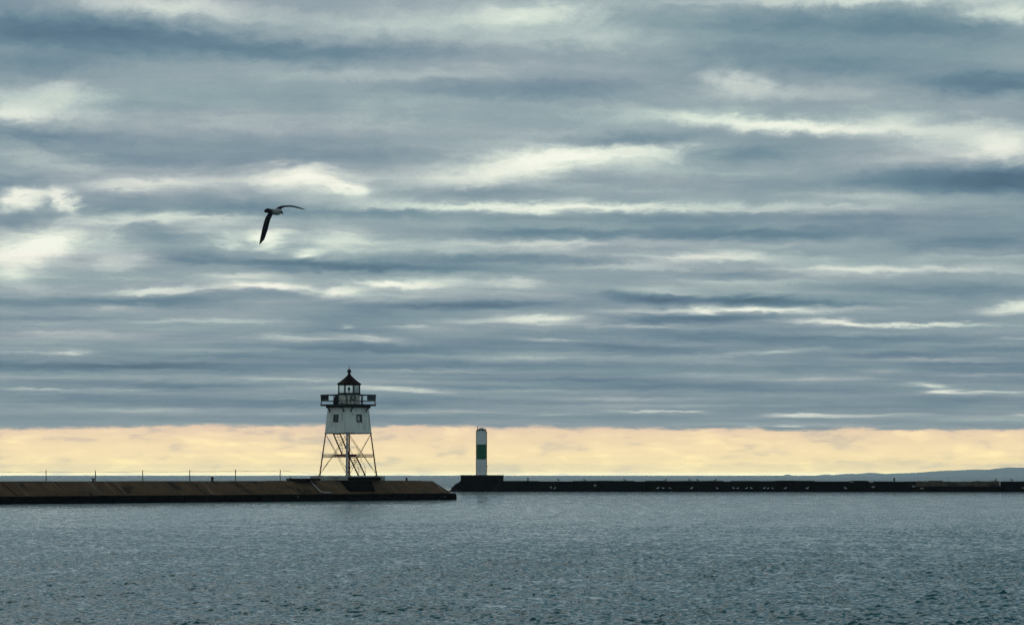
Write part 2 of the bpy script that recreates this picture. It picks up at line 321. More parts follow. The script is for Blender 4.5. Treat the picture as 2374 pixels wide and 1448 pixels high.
class MB:
    """collects shapes and links them as one mesh object"""
    def __init__(self):
        self.bm = bmesh.new()

    def box(self, c, size, m=None):
        r = bmesh.ops.create_cube(self.bm, size=1.0)
        M = Matrix.Translation(Vector(c)) @ (m.to_4x4() if m else Matrix.Identity(4)) @ Matrix.Diagonal((*size, 1.0))
        bmesh.ops.transform(self.bm, matrix=M, verts=r['verts'])
        return self

    def hull8(self, pts):
        """box from 8 points: bottom ring of four, top ring of four"""
        v = [self.bm.verts.new(p) for p in pts]
        for f in ((3, 2, 1, 0), (4, 5, 6, 7), (0, 1, 5, 4), (1, 2, 6, 5), (2, 3, 7, 6), (3, 0, 4, 7)):
            self.bm.faces.new([v[i] for i in f])
        return self

    def tube(self, pts, r, n=8, cap=True):
        pts = [Vector(p) for p in pts]
        rs = r if isinstance(r, (list, tuple)) else [r] * len(pts)
        rings = []
        for i, p in enumerate(pts):
            a = pts[max(i - 1, 0)]
            b = pts[min(i + 1, len(pts) - 1)]
            t = (b - a).normalized()
            u = t.orthogonal().normalized() if i == 0 else (u - t * u.dot(t)).normalized()
            w_ = t.cross(u)
            rings.append([self.bm.verts.new(p + (u * math.cos(k * 2 * math.pi / n) + w_ * math.sin(k * 2 * math.pi / n)) * rs[i]) for k in range(n)])
        for A, B in zip(rings, rings[1:]):
            for k in range(n):
                self.bm.faces.new((A[k], A[(k + 1) % n], B[(k + 1) % n], B[k]))
        if cap:
            self.bm.faces.new(rings[0][::-1])
            self.bm.faces.new(rings[-1])
        return self

    def bar(self, a, b, w_, h):
        """rectangular beam between two points"""
        a, b = Vector(a), Vector(b)
        t = (b - a).normalized()
        side = t.cross(Vector((0, 0, 1)))
        side = side.normalized() if side.length > 1e-4 else Vector((1, 0, 0))
        up = side.cross(t)
        s, u = side * w_ / 2, up * h / 2
        return self.hull8([a - s - u, a + s - u, b + s - u, b - s - u, a - s + u, a + s + u, b + s + u, b - s + u])

    def lathe(self, prof, n=24, c=(0, 0, 0), turn=0.0):
        c = Vector(c)
        rings = []
        for r, z in prof:
            if r < 1e-5:
                rings.append([self.bm.verts.new(c + Vector((0, 0, z)))])
            else:
                rings.append([self.bm.verts.new(c + Vector((r * math.cos(turn + k * 2 * math.pi / n), r * math.sin(turn + k * 2 * math.pi / n), z))) for k in range(n)])
        for A, B in zip(rings, rings[1:]):
            for k in range(n):
                q = [A[k % len(A)], A[(k + 1) % len(A)], B[(k + 1) % len(B)], B[k % len(B)]]
                q = [v for i, v in enumerate(q) if v not in q[:i]]
                if len(q) > 2:
                    self.bm.faces.new(q)
        if len(rings[0]) > 1:
            self.bm.faces.new(rings[0][::-1])
        if len(rings[-1]) > 1:
            self.bm.faces.new(rings[-1])
        return self

    def rough(self, amp, cuts=0, seed=0):
        if cuts:
            bmesh.ops.subdivide_edges(self.bm, edges=self.bm.edges[:], cuts=cuts, use_grid_fill=True)
        r = random.Random(seed)
        for v in self.bm.verts:
            v.co += Vector((r.uniform(-1, 1), r.uniform(-1, 1), r.uniform(-1, 1))) * amp
        return self

    def bevel(self, off, seg=1):
        bmesh.ops.bevel(self.bm, geom=self.bm.edges[:], offset=off, segments=seg, affect='EDGES')
        return self

    def build(self, name, material, parent=None, smooth=False):
        bmesh.ops.recalc_face_normals(self.bm, faces=self.bm.faces[:])
        me = bpy.data.meshes.new(name)
        self.bm.to_mesh(me)
        self.bm.free()
        me.materials.append(material)
        if smooth:
            me.polygons.foreach_set('use_smooth', [True] * len(me.polygons))
        o = bpy.data.objects.new(name, me)
        COL.objects.link(o)
        o.parent = parent
        return o


def copy_tree(o, parent=None):
    c = o.copy()
    COL.objects.link(c)
    c.parent = parent
    for ch in list(o.children):
        copy_tree(ch, c)
    return c


# ------------------------------------------------------------------ materials
def surface(name, base, rough=0.8, spec=0.3, metal=0.0, bump=0.0, bscale=8.0, var=0.25, vscale=3.0, streak=None, patches=(), coord='Object'):
    """principled surface with mottling, optional run-down streaks and stain patches"""
    m = bpy.data.materials.new(name)
    m.use_nodes = True
    n = Nodes(m.node_tree)
    co = n.new('ShaderNodeTexCoord').outputs[coord]
    dark = tuple(c * (1 - var) for c in base)
    lite = tuple(min(1, c * (1 + var)) for c in base)
    col = n.ramp(n.noise(co, vscale, 6.0, 0.6), [(0.3, dark), (0.7, lite)])
    if streak:
        sc, sz, sw = streak
        ns = n.noise(n.v('MULTIPLY', co, sc if isinstance(sc, tuple) else (sc, sc, sz)), 1.0, 5.0, 0.65)
        col = n.mix(n.m('MULTIPLY', n.smooth(ns, 0.54, 0.72), sw[3]), col, tuple(sw[:3]) + (1.0,))
    for i, (sc, lo, hi, c) in enumerate(patches):
        np_ = n.noise(n.v('ADD', n.v('MULTIPLY', co, sc), (i * 3.7, i * 1.9, i * 5.3)), 1.0, 5.0, 0.6)
        col = n.mix(n.smooth(np_, lo, hi), col, tuple(c) + (1.0,))
    b = n.new('ShaderNodeBsdfPrincipled')
    n.put(b.inputs['Base Color'], col)
    b.inputs['Roughness'].default_value = rough
    b.inputs['Metallic'].default_value = metal
    b.inputs['Specular IOR Level'].default_value = spec
    if bump:
        bp = n.new('ShaderNodeBump')
        bp.inputs['Strength'].default_value = 0.6
        bp.inputs['Distance'].default_value = bump
        n.put(bp.inputs['Height'], n.noise(co, bscale, 6.0, 0.65))
        n.link(bp.outputs[0], b.inputs['Normal'])
    o = n.new('ShaderNodeOutputMaterial')
    n.link(b.outputs[0], o.inputs[0])
    return m


# ------------------------------------------------------------------ water
def water_material():
    m = bpy.data.materials.new('lake_water')
    m.use_nodes = True
    n = Nodes(m.node_tree)
    co = n.new('ShaderNodeNewGeometry').outputs['Position']
    fine = n.noise(n.v('MULTIPLY', co, (0.7, 1.0, 1.0)), 11.0, 3.0, 0.6)
    mid = n.noise(n.v('MULTIPLY', co, (0.6, 1.0, 1.0)), 2.6, 3.0, 0.55)
    gust = n.noise(n.v('MULTIPLY', co, (0.05, 0.02, 1.0)), 1.0, 3.0, 0.5)
    h = n.m('MULTIPLY_ADD', mid, 0.07, n.m('MULTIPLY', fine, 0.022))
    bp = n.new('ShaderNodeBump')
    dist = n.v('LENGTH', co)
    open_ = n.smooth(dist, 110.0, 520.0)          # farther out the ripples are finer than the mesh
    groups = n.noise(n.v('MULTIPLY', co, (1.5, 0.30, 1.0)), 1.0, 3.0, 0.6)
    packs = n.noise(n.v('MULTIPLY', co, (1.2, 0.06, 1.0)), 1.0, 3.0, 0.6)
    far_ = n.smooth(dist, 130.0, 300.0)
    g = n.m('ADD', n.m('MULTIPLY', packs, far_), n.m('MULTIPLY', groups, n.m('SUBTRACT', 1.0, far_)))
    g = n.smooth(g, 0.36, 0.66)
    st = n.m('MULTIPLY_ADD', open_, 3.6, n.m('MULTIPLY_ADD', gust, 0.5, 0.15))
    bp.inputs['Strength'].default_value = 1.0
    h = n.m('MULTIPLY', h, n.m('MULTIPLY', st, n.m('MULTIPLY_ADD', g, 1.9, 0.2)))
    bp.inputs['Distance'].default_value = WATER_BUMP
    n.put(bp.inputs['Height'], h)
    b = n.new('ShaderNodeBsdfPrincipled')
    n.put(b.inputs['Base Color'], (0.008, 0.095, 0.100, 1))
    n.put(b.inputs['Roughness'], n.m('MULTIPLY_ADD', n.smooth(dist, 520.0, 800.0), 0.16, n.m('MULTIPLY_ADD', open_, 0.04, 0.03)))
    b.inputs['IOR'].default_value = 1.333
    n.link(bp.outputs[0], b.inputs['Normal'])
    o = n.new('ShaderNodeOutputMaterial')
    n.link(b.outputs[0], o.inputs[0])
    return m


WATER_BUMP = 1.0
WAVE_SLOPE = 0.34
FAR = 44000.0


def build_water():
    # rows get farther apart with distance, columns fan out over the harbour mouth
    HALF = rad(10.8)
    r = [48.0]
    while r[-1] < 560:
        q = r[-1]
        r.append(q + 0.040 * q / 57.0)
    r = np.array(r)
    a = np.linspace(-HALF, HALF, 860)
    R, A = np.meshgrid(r, a, indexing='ij')
    X, Y = R * np.sin(A), R * np.cos(A)
    dr = np.gradient(r)[:, None]
    dt = R * (a[1] - a[0])
    Z = np.zeros_like(R)
    DX = np.zeros_like(R)
    DY = np.zeros_like(R)
    n = 72
    X, Y, dr, dt = (q.astype(np.float32) for q in (X, Y, dr, dt))
    lam = np.exp(rng.uniform(math.log(0.13), math.log(0.62), n))
    th = rng.normal(0, 0.7, n) + rad(84)
    ph = rng.uniform(0, 2 * math.pi, n)
    slope = WAVE_SLOPE * math.sqrt(2.0 / n)
    for L, t, p in zip(lam.tolist(), th.tolist(), ph.tolist()):
        k = 2 * math.pi / L
        kx, ky = k * math.cos(t), k * math.sin(t)
        fade = np.clip((L / 2.6 - np.maximum(dr * abs(math.sin(t)), dt * abs(math.cos(t)))) / (L / 4.0), 0, 1)
        f = kx * X + ky * Y + p
        amp = slope / k * fade
        Z += amp * np.cos(f)
        f = np.sin(f) * amp
        DX -= 1.0 * math.cos(t) * f
        DY -= 1.0 * math.sin(t) * f
    # patches of livelier and calmer water
    g = np.zeros_like(R, dtype=np.float32)
    for L in np.exp(rng.uniform(math.log(1.8), math.log(40.0), 26)).tolist():
        t, p = rng.uniform(0, 2 * math.pi), rng.uniform(0, 2 * math.pi)
        g += np.cos((math.cos(t) * X * 1.5 + math.sin(t) * Y * 0.6) * (2 * math.pi / L) + p)
    g = np.clip(1.0 + 0.16 * g / math.sqrt(13.0), 0.6, 1.35)
    edge = np.clip((HALF - np.abs(A)) / rad(0.8), 0, 1) * np.clip((R - 48) / 4, 0, 1) * np.clip((560 - R) / 60, 0, 1)
    Z *= edge * g
    X = X + DX * edge * g
    Y = Y + DY * edge * g
    nr, na = R.shape
    verts = np.stack([X, Y, Z], -1).reshape(-1, 3)
    idx = np.arange(nr * na).reshape(nr, na)
    quads = np.stack([idx[:-1, :-1], idx[:-1, 1:], idx[1:, 1:], idx[1:, :-1]], -1).reshape(-1, 4)[:, ::-1]
    # the open lake all round the rippled fan, sharing its border
    border = np.concatenate([idx[0, :], idx[1:, -1], idx[-1, -2::-1], idx[-2:0:-1, 0]])
    bx, by = X.reshape(-1)[border], Y.reshape(-1)[border]
    cx, cy = 0.0, 300.0
    outer = []
    for x, y in zip(bx, by):
        d = Vector((x - cx, y - cy))
        d.normalize()
        t = (FAR + 300.0) if d.y > 0 else 3000.0
        s = min(28000.0 / max(abs(d.x), 1e-6), (t if d.y > 0 else 3300.0) / max(abs(d.y), 1e-6))
        outer.append((cx + d.x * s, cy + d.y * s, 0.0))
    base = len(verts)
    verts = np.concatenate([verts, np.array(outer)])
    nb = len(border)
    j = np.arange(nb)
    ring = np.stack([border, base + j, base + (j + 1) % nb, np.roll(border, -1)], -1)[:, ::-1]
    faces = np.concatenate([quads, ring])
    me = bpy.data.meshes.new('water')
    me.vertices.add(len(verts))
    me.vertices.foreach_set('co', verts.astype(np.float32).ravel())
    me.loops.add(faces.size)
    me.loops.foreach_set('vertex_index', faces.astype(np.int32).ravel())
    me.polygons.add(len(faces))
    me.polygons.foreach_set('loop_start', np.arange(0, faces.size, 4, dtype=np.int32))
    me.polygons.foreach_set('use_smooth', np.ones(len(faces), dtype=bool))
    me.update(calc_edges=True)
    me.validate()
    # keep every face looking up
    nz = np.zeros(len(me.polygons) * 3, dtype=np.float32)
    me.polygons.foreach_get('normal', nz)
    if nz[2::3].mean() < 0:
        me.flip_normals()
    me.materials.append(water_material())
    o = bpy.data.objects.new('water', me)
    COL.objects.link(o)
    tag(o, 'rippled grey blue lake water filling the foreground and reaching the horizon', 'water', kind='structure')
    return o


build_water()


# ------------------------------------------------------------------ far shore
M_HILL = surface('far_forest', (0.08, 0.10, 0.095), 1.0, 0.0, var=0.4, vscale=0.004)


def far_ridge(name, y, prof, depth, label):
    """a low wooded rise: crest profile given as (photo x, photo y) pairs, rounded off in depth"""
    bm = bmesh.new()
    rows = []
    xs = np.array([p[0] for p in prof], float)
    ys = np.array([p[1] for p in prof], float)
    m = 90 if len(prof) > 6 else 24
    for i, px in enumerate(np.linspace(xs[0], xs[-1], m)):
        py = np.interp(px, xs, ys) + random.uniform(-0.25, 0.25)
        top = at(px, py, y)
        h = max(top.z, 0.4)
        col = []
        for k in range(9):
            t = k / 8.0
            col.append(bm.verts.new((top.x, y - depth / 2 + depth * t, -0.5 + (h + 0.5) * math.sin(math.pi * t) ** 0.6)))
        rows.append(col)
    for A, B in zip(rows, rows[1:]):
        for k in range(8):
            bm.faces.new((A[k], B[k], B[k + 1], A[k + 1]))
    mb = MB()
    mb.bm.free()
    mb.bm = bm
    o = mb.build(name, M_HILL, smooth=True)
    return tag(o, label, 'hill', kind='structure')


RIDGE = 42000.0
far_ridge('hill', RIDGE, [(1948, 1100.5), (1966, 1097.2), (1985, 1098.2), (2000, 1097), (2022, 1095), (2040, 1098), (2060, 1097.6), (2090, 1096),
          (2125, 1095.2), (2160, 1092.5), (2190, 1090), (2215, 1090), (2260, 1087.5), (2298, 1088), (2320, 1085), (2340, 1082.3), (2360, 1083), (2374, 1082.5),
          (2420, 1080), (2500, 1078), (2600, 1082), (2750, 1088)], 3300,
          'long blue wooded hill far across the lake rising to the right')
far_ridge('headland', RIDGE, [(1902, 1100.6), (1909, 1099.5), (1914, 1098.9), (1920, 1099.2), (1928, 1100.6)], 700, 'thin sliver of far headland just left of the long blue hill')
far_ridge('headland', RIDGE, [(1818, 1100.7), (1822, 1099.8), (1828, 1099.3), (1834, 1100.7)], 500, 'tiny dark speck of far headland alone on the horizon')


# ------------------------------------------------------------------ near breakwater
M_SLOPE = surface('stained_concrete', (0.10, 0.058, 0.030), 0.95, 0.05, bump=0.05, bscale=2.0, var=0.35, vscale=0.5,
                  streak=((1.5, 0.10, 0.10), 0, (0.26, 0.19, 0.13, 0.75)),
                  patches=((0.35, 0.62, 0.7, (0.065, 0.05, 0.035)), (0.9, 0.66, 0.74, (0.14, 0.115, 0.085)), (0.5, 0.55, 0.66, (0.032, 0.022, 0.014))))
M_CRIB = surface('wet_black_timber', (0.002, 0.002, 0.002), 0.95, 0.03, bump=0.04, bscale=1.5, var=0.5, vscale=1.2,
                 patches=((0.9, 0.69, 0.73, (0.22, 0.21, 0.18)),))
M_DECK = surface('old_concrete_deck', (0.10, 0.09, 0.08), 0.9, 0.2, bump=0.03, bscale=2.0, var=0.3, vscale=0.8)
M_SLAB = surface('grey_green_concrete', (0.38, 0.37, 0.31), 0.9, 0.2, bump=0.03, bscale=3.0, var=0.35, vscale=1.0,
                 streak=(1.6, 0.4, (0.05, 0.05, 0.035, 0.7)))
M_TIMBER = surface('black_timber', (0.005, 0.004, 0.003), 0.95, 0.05, bump=0.02, bscale=4.0, var=0.4)
M_PALE_PIPE = surface('pale_pipe', (0.42, 0.34, 0.31), 0.6, 0.3, var=0.25, vscale=2.0)
M_RUST = surface('rust_red_steel', (0.18, 0.045, 0.028), 0.75, 0.3, var=0.45, vscale=2.5, patches=((1.5, 0.6, 0.68, (0.16, 0.10, 0.07)),))
M_POST = surface('weathered_post', (0.10, 0.085, 0.03), 0.8, 0.2, var=0.3)
M_WIRE = surface('dull_wire', (0.16, 0.13, 0.10), 0.7, 0.3)
M_BOLLARD = surface('dark_iron', (0.025, 0.018, 0.017), 0.6, 0.4, var=0.4)
M_RED_IRON = surface('rusty_red_iron', (0.06, 0.018, 0.018), 0.7, 0.3, var=0.4)


class Axis:
    """a straight pier: s metres along it, d metres back from its harbour face, z up"""
    def __init__(self, b, a, back):
        self.b = Vector((b.x, b.y, 0))
        v = Vector((a.x - b.x, a.y - b.y, 0))
        self.t = v.normalized()
        self.n = Vector((-self.t.y, self.t.x, 0)) * back
        self.back = back
        self.rz = math.atan2(self.t.y, self.t.x)

    def s_at(self, px, d):
        k = (px - 1187.0) / FOC
        return (k * (self.b.y + self.n.y * d) - self.b.x - self.n.x * d) / (self.t.x - k * self.t.y)

    def loc(self, s, d, z):
        """in the pier's own frame"""
        return Vector((s, d * self.back, z))

    def world(self, s, d, z):
        return self.b + self.t * s + self.n * d + Vector((0, 0, z))


def waterline(px, py):
    y = EYE / -ray(px, py).z
    p = at(px, py, y)
    return p


near = Axis(waterline(1057, 1158), waterline(0, 1168.3), -1)
LEN, TOP, LEDGE = 112.0, 1.92, 0.71
s_top, s_bot = near.s_at(1003, 2.1), near.s_at(1046, 0.55)
pier = empty('breakwater', near.b, near.rz)
tag(pier, 'near breakwater of brown sloping concrete on a black timber crib carrying the lighthouse', 'breakwater')

mb = MB()                                         # crib: planked wall standing in the water, open at the ledge
L = near.loc
mb.hull8([L(0, 0, -1.5), L(LEN, 0, -1.5), L(LEN, 14, -1.5), L(0, 14, -1.5), L(0, 0, LEDGE - 0.05), L(LEN, 0, LEDGE - 0.05), L(LEN, 14, LEDGE - 0.05), L(0, 14, LEDGE - 0.05)])
for k in range(44):                               # vertical fender piles break the face into shadowed bays
    s = 0.35 + k * 2.55 + random.uniform(-0.25, 0.25)
    mb.box(L(s, -0.06, -0.35), (0.26, 0.2, 1.75 + random.uniform(-0.1, 0.25)))
mb.box(L(LEN / 2, -0.04, 0.18), (LEN, 0.12, 0.22))
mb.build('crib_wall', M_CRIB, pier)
mb = MB()                                         # worn lip of the ledge
n_ = 90
for k in range(n_):
    s0, s1 = k * LEN / n_, (k + 1) * LEN / n_
    z = LEDGE + random.uniform(-0.03, 0.035)
    mb.hull8([L(s0, 0.02, LEDGE - 0.046), L(s1, 0.02, LEDGE - 0.046), L(s1, 0.6, LEDGE - 0.046), L(s0, 0.6, LEDGE - 0.046),
              L(s0, 0.04, z), L(s1, 0.04, z), L(s1, 0.6, z), L(s0, 0.6, z)])
mb.build('ledge', M_SLOPE, pier)

bm = bmesh.new()                                  # sloping face in cast panels with slightly uneven joints
edges_s = [0.0]
while edges_s[-1] < 1.0:
    edges_s.append(edges_s[-1] + random.uniform(0.045, 0.075))
edges_s[-1] = 1.0
for k, (u0, u1) in enumerate(zip(edges_s, edges_s[1:])):
    off = random.uniform(-0.035, 0.035)
    for i in range(6):
        a0, a1 = u0 + (u1 - u0) * i / 6 + (0.0004 if i == 0 else 0), u0 + (u1 - u0) * (i + 1) / 6 - (0.0004 if i == 5 else 0)
        for j in range(4):
            def pt(u, t):
                s = (s_bot + (s_top - s_bot) * t) * (1 - u) + LEN * u
                nz = 0.03 * math.sin(s * 1.9 + t * 3) * math.sin(t * 3.14)
                return L(s, 0.55 + 1.55 * t, LEDGE + (TOP - LEDGE) * t + off * (1 if 0 < t < 1 else 0.4) + nz)
            t0, t1 = j / 4, (j + 1) / 4
            bm.faces.new([bm.verts.new(pt(*q)) for q in ((a0, t0), (a1, t0), (a1, t1), (a0, t1))])
bm.faces.new([bm.verts.new(p) for p in (L(s_bot, 0.55, LEDGE), L(s_top, 2.1, TOP), L(s_top, 11.9, TOP), L(s_bot, 13.4, LEDGE))])
bm.faces.new([bm.verts.new(p) for p in (L(s_top, 11.9, TOP), L(LEN, 11.9, TOP), L(LEN, 13.4, LEDGE), L(s_bot, 13.4, LEDGE))])
# body beneath so the joints show dark concrete and not the lake
q = 0.09
body = MB()
body.hull8([L(s_bot + q, 0.55 + q, LEDGE - 0.04), L(LEN, 0.55 + q, LEDGE - 0.04), L(LEN, 13.3, LEDGE - 0.04), L(s_bot + q, 13.3, LEDGE - 0.04),
            L(s_top + q, 2.1 + q, TOP - 0.07), L(LEN, 2.1 + q, TOP - 0.07), L(LEN, 11.8, TOP - 0.07), L(s_top + q, 11.8, TOP - 0.07)])
mb = MB(); mb.bm.free(); mb.bm = bm
mb.build('sloping_face', M_SLOPE, pier)
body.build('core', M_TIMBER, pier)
mb = MB()
n_ = 60
for k in range(n_):
    s0, s1 = s_top + (LEN - s_top) * k / n_, s_top + (LEN - s_top) * (k + 1) / n_
    z = TOP + random.uniform(0.0, 0.045)
    mb.hull8([L(s0, 2.1, TOP - 0.065), L(s1 - 0.02, 2.1, TOP - 0.065), L(s1 - 0.02, 11.9, TOP - 0.065), L(s0, 11.9, TOP - 0.065),
              L(s0, 2.12, z), L(s1 - 0.02, 2.12, z), L(s1 - 0.02, 11.88, z), L(s0, 11.88, z)])
mb.build('deck', M_SLOPE, pier)

mb = MB()                                         # dark block standing in for the shaded recess below the lighthouse
sA, sB = near.s_at(868, 1.0), near.s_at(806, 1.0)
mb.hull8([L(sA, 0.75, LEDGE - 0.02), L(sB, 0.75, LEDGE - 0.02), L(sB, 2.6, LEDGE - 0.02), L(sA, 2.6, LEDGE - 0.02),
          L(sA + 0.5, 0.95, TOP + 0.06), L(sB - 0.2, 0.95, TOP + 0.06), L(sB - 0.2, 2.6, TOP + 0.06), L(sA + 0.5, 2.6, TOP + 0.06)])
mb.build('recess_shade_block', M_TIMBER, pier)

# pale pipe running down the slope and along the ledge
s_p = near.s_at(719, 2.0)
mb = MB()
mb.tube([L(s_p + 0.25, 2.35, TOP + 0.09), L(s_p, 2.05, TOP + 0.08), L(s_p, 0.62, LEDGE + 0.17), L(s_p - 0.35, 0.5, LEDGE + 0.10), L(near.s_at(768, 0.5), 0.5, LEDGE + 0.09)], 0.075, 10)
o = mb.build('drain_pipe', M_PALE_PIPE, None, smooth=True)
o.matrix_world = Matrix.Translation(near.b) @ Matrix.Rotation(near.rz, 4, 'Z')
tag(o, 'pale bent pipe running down the brown slope left of the lighthouse', 'pipe')

# base slab of the lighthouse with dark timber landings
base = empty('concrete_slab', near.b, near.rz)
tag(base, 'low grey concrete slab under the lighthouse legs with dark timber edges', 'base slab')
LD = 4.75                                         # the light stands this far back from the harbour face
BASE_TOP = 2.42
sA, sB = near.s_at(807.5, LD) - 2.7, near.s_at(807.5, LD) + 2.7
mb = MB().box(L((sA + sB) / 2, LD + 0.05, (TOP + 0.05 + BASE_TOP) / 2), (abs(sB - sA), 5.3, BASE_TOP - TOP - 0.05)).bevel(0.04)
mb.build('slab', M_SLAB, base)
sC, sD = near.s_at(742, 1.6), near.s_at(692, 1.6)
mb = MB().box(L((sC + sD) / 2, 2.3, 2.09), (abs(sD - sC), 1.6, 0.2))
mb.box(L((sC + sD) / 2 + 0.6, 2.3, 1.98), (abs(sD - sC) * 0.6, 1.3, 0.1))
mb.build('landing', M_TIMBER, base)
sE, sF = near.s_at(882, 1.9), near.s_at(811, 1.9)
MB().box(L((sE + sF) / 2, 1.98, 2.16), (abs(sF - sE), 0.24, 0.34)).build('fender_beam', M_TIMBER, base)

# rope fence on the lake side of the near breakwater
fence = empty('post_fence', near.b, near.rz)
tag(fence, 'row of thin posts strung with one wire along the top of the brown breakwater', 'fence')
tops = []
for px, y0 in ((-12, 1089), (108, 1089), (222, 1089), (332, 1089), (441, 1088.5), (547, 1087.5), (650, 1087.5)):
    s = near.s_at(px, 2.5)
    wy = near.world(s, 2.5, 0)
    zt = at(px, y0, wy.y).z
    lean = random.uniform(-0.03, 0.03)
    MB().tube([L(s, 2.5, TOP - 0.02), L(s + lean, 2.5, zt)], [0.045, 0.036], 8).build('post', M_POST, fence)
    tops.append(L(s + lean, 2.5, zt - 0.13))
pts = []
for a, b in zip(tops, tops[1:]):
    for k in range(8):
        t = k / 8
        pts.append(a.lerp(b, t) - Vector((0, 0, 0.05 * 4 * t * (1 - t))))
pts.append(tops[-1])
end = near.s_at(742, 2.5)
pts.append(L(end, 2.5, pts[-1].z - 0.35))
MB().tube(pts, 0.011, 5).build('wire', M_WIRE, fence)

# mooring bollards
def bollard(px, w, h, mat, label, horns=False):
    s = near.s_at(px, 2.6)
    b = empty('mooring_bollard', near.world(s, 2.6, TOP + 0.02), near.rz)
    tag(b, label, 'bollard')
    MB().lathe([(w * 0.62, 0), (w * 0.62, 0.05), (w * 0.42, 0.08), (w * 0.40, h * 0.7), (w * 0.5, h * 0.8), (w * 0.55, h * 0.9), (w * 0.4, h), (0, h * 1.02)], 14).build('barrel', mat, b, smooth=False)
    if horns:
        m2 = MB()
        m2.tube([(-0.24, 0, h * 1.05), (-0.12, 0, h * 0.75), (0, 0, h * 0.7), (0.12, 0, h * 0.75), (0.22, 0, h * 1.25)], 0.035, 8)
        m2.tube([(0, -0.2, h * 1.2), (0, 0, h * 0.8), (0.02, 0.2, h * 1.1)], 0.03, 8)
        m2.build('horn', mat, b)
    else:
        MB().tube([(-w * 0.75, 0, h * 0.62), (w * 0.75, 0, h * 0.62)], 0.03, 8).build('cross_pin', mat, b)
    return b


bollard(217, 0.22, 0.26, M_BOLLARD, 'dark iron cleat with crooked horns beside the second fence post from the left', True)
bollard(493, 0.28, 0.42, M_RED_IRON, 'squat rust red bollard between the fourth and fifth fence posts from the left')
bollard(674, 0.22, 0.34, M_BOLLARD, 'small dark bollard on the brown breakwater just right of the last fence post')
bollard(943, 0.22, 0.32, M_BOLLARD, 'small dark bollard alone on the breakwater right of the lighthouse')


# ------------------------------------------------------------------ lighthouse
M_WHITE = surface('white_boards', (0.92, 0.86, 0.75), 0.7, 0.3, bump=0.01, bscale=6.0, var=0.10, vscale=1.2,
                  streak=(4.0, 0.30, (0.22, 0.20, 0.17, 0.8)), patches=((1.1, 0.64, 0.72, (0.34, 0.33, 0.29)),))
M_PARAPET = surface('dirty_white_iron', (0.72, 0.67, 0.53), 0.7, 0.3, var=0.2, vscale=2.0,
                    streak=(4.5, 0.5, (0.05, 0.04, 0.025, 0.9)), patches=((1.9, 0.62, 0.68, (0.05, 0.04, 0.03)),))
M_LEG = surface('greyed_white_steel', (0.45, 0.41, 0.42), 0.7, 0.3, var=0.25, vscale=1.5, patches=((1.3, 0.62, 0.7, (0.10, 0.05, 0.04)),))
M_ROOF = surface('dark_red_roof', (0.012, 0.004, 0.004), 0.85, 0.08, var=0.3)
M_BLACK = surface('black_paint', (0.012, 0.014, 0.016), 0.6, 0.3, var=0.3)
M_STAIR = surface('brown_stair_steel', (0.10, 0.055, 0.04), 0.8, 0.2, var=0.3)
M_PANEL = surface('dark_slate_panel', (0.03, 0.045, 0.055), 0.5, 0.4, var=0.3)
M_ROD = surface('glow_tinted_rod', (0.36, 0.27, 0.10), 0.8, 0.2, var=0.3)  # yellow of the sky light bleeding over the rods, put into their colour
M_GALV = surface('galvanised_rail', (0.26, 0.24, 0.20), 0.6, 0.4, var=0.2)
M_DARK_GLASS = surface('dark_window_glass', (0.01, 0.012, 0.016), 0.12, 0.5, var=0.2)
M_PALE_PANE = surface('pale_shuttered_pane', (0.42, 0.44, 0.42), 0.5, 0.3, var=0.2)
M_LAMP = surface('lamp_metal', (0.03, 0.035, 0.03), 0.4, 0.5)


def glass_material(name, tint, haze_):
    m = bpy.data.materials.new(name)
    m.use_nodes = True
    n = Nodes(m.node_tree)
    tr = n.new('ShaderNodeBsdfTransparent')
    n.put(tr.inputs[0], tint)
    gl = n.new('ShaderNodeBsdfPrincipled')
    n.put(gl.inputs['Base Color'], (0.35, 0.38, 0.38, 1))
    gl.inputs['Roughness'].default_value = 0.15
    mx = n.new('ShaderNodeMixShader')
    mx.inputs[0].default_value = haze_
    n.link(tr.outputs[0], mx.inputs[1])
    n.link(gl.outputs[0], mx.inputs[2])
    o = n.new('ShaderNodeOutputMaterial')
    n.link(mx.outputs[0], o.inputs[0])
    return m


M_GLASS = glass_material('lantern_glass', (0.97, 0.99, 0.98, 1), 0.08)
M_GREY_GLASS = glass_material('grey_lantern_glass', (0.62, 0.65, 0.65, 1), 0.3)

s_l = near.s_at(807.5, LD)
lp = near.world(s_l, LD, BASE_TOP)
MPP = lp.y / FOC                                  # metres for one photograph pixel at the light
y_foot = 724.0 - FOC * math.tan(math.atan((lp.z - EYE) / lp.y) - PITCH)


def H(py):                                        # height above the slab of a photograph row
    return (y_foot - py) * MPP


def W(dpx):                                       # width of a photograph span
    return dpx * MPP


lh = empty('lighthouse', lp)
tag(lh, 'white wooden lighthouse on open rusty legs with black gallery and dark red roof', 'lighthouse')
Z0, Z1 = 0.0, H(1003)
d0, d1 = W(66.0), W(52.0)
corner = [Vector((-1, 0, 0)), Vector((0, -1, 0)), Vector((1, 0, 0)), Vector((0, 1, 0))]


def leg_at(i, z):
    return corner[i] * (d0 + (d1 - d0) * (z - Z0) / (Z1 - Z0)) + Vector((0, 0, z))


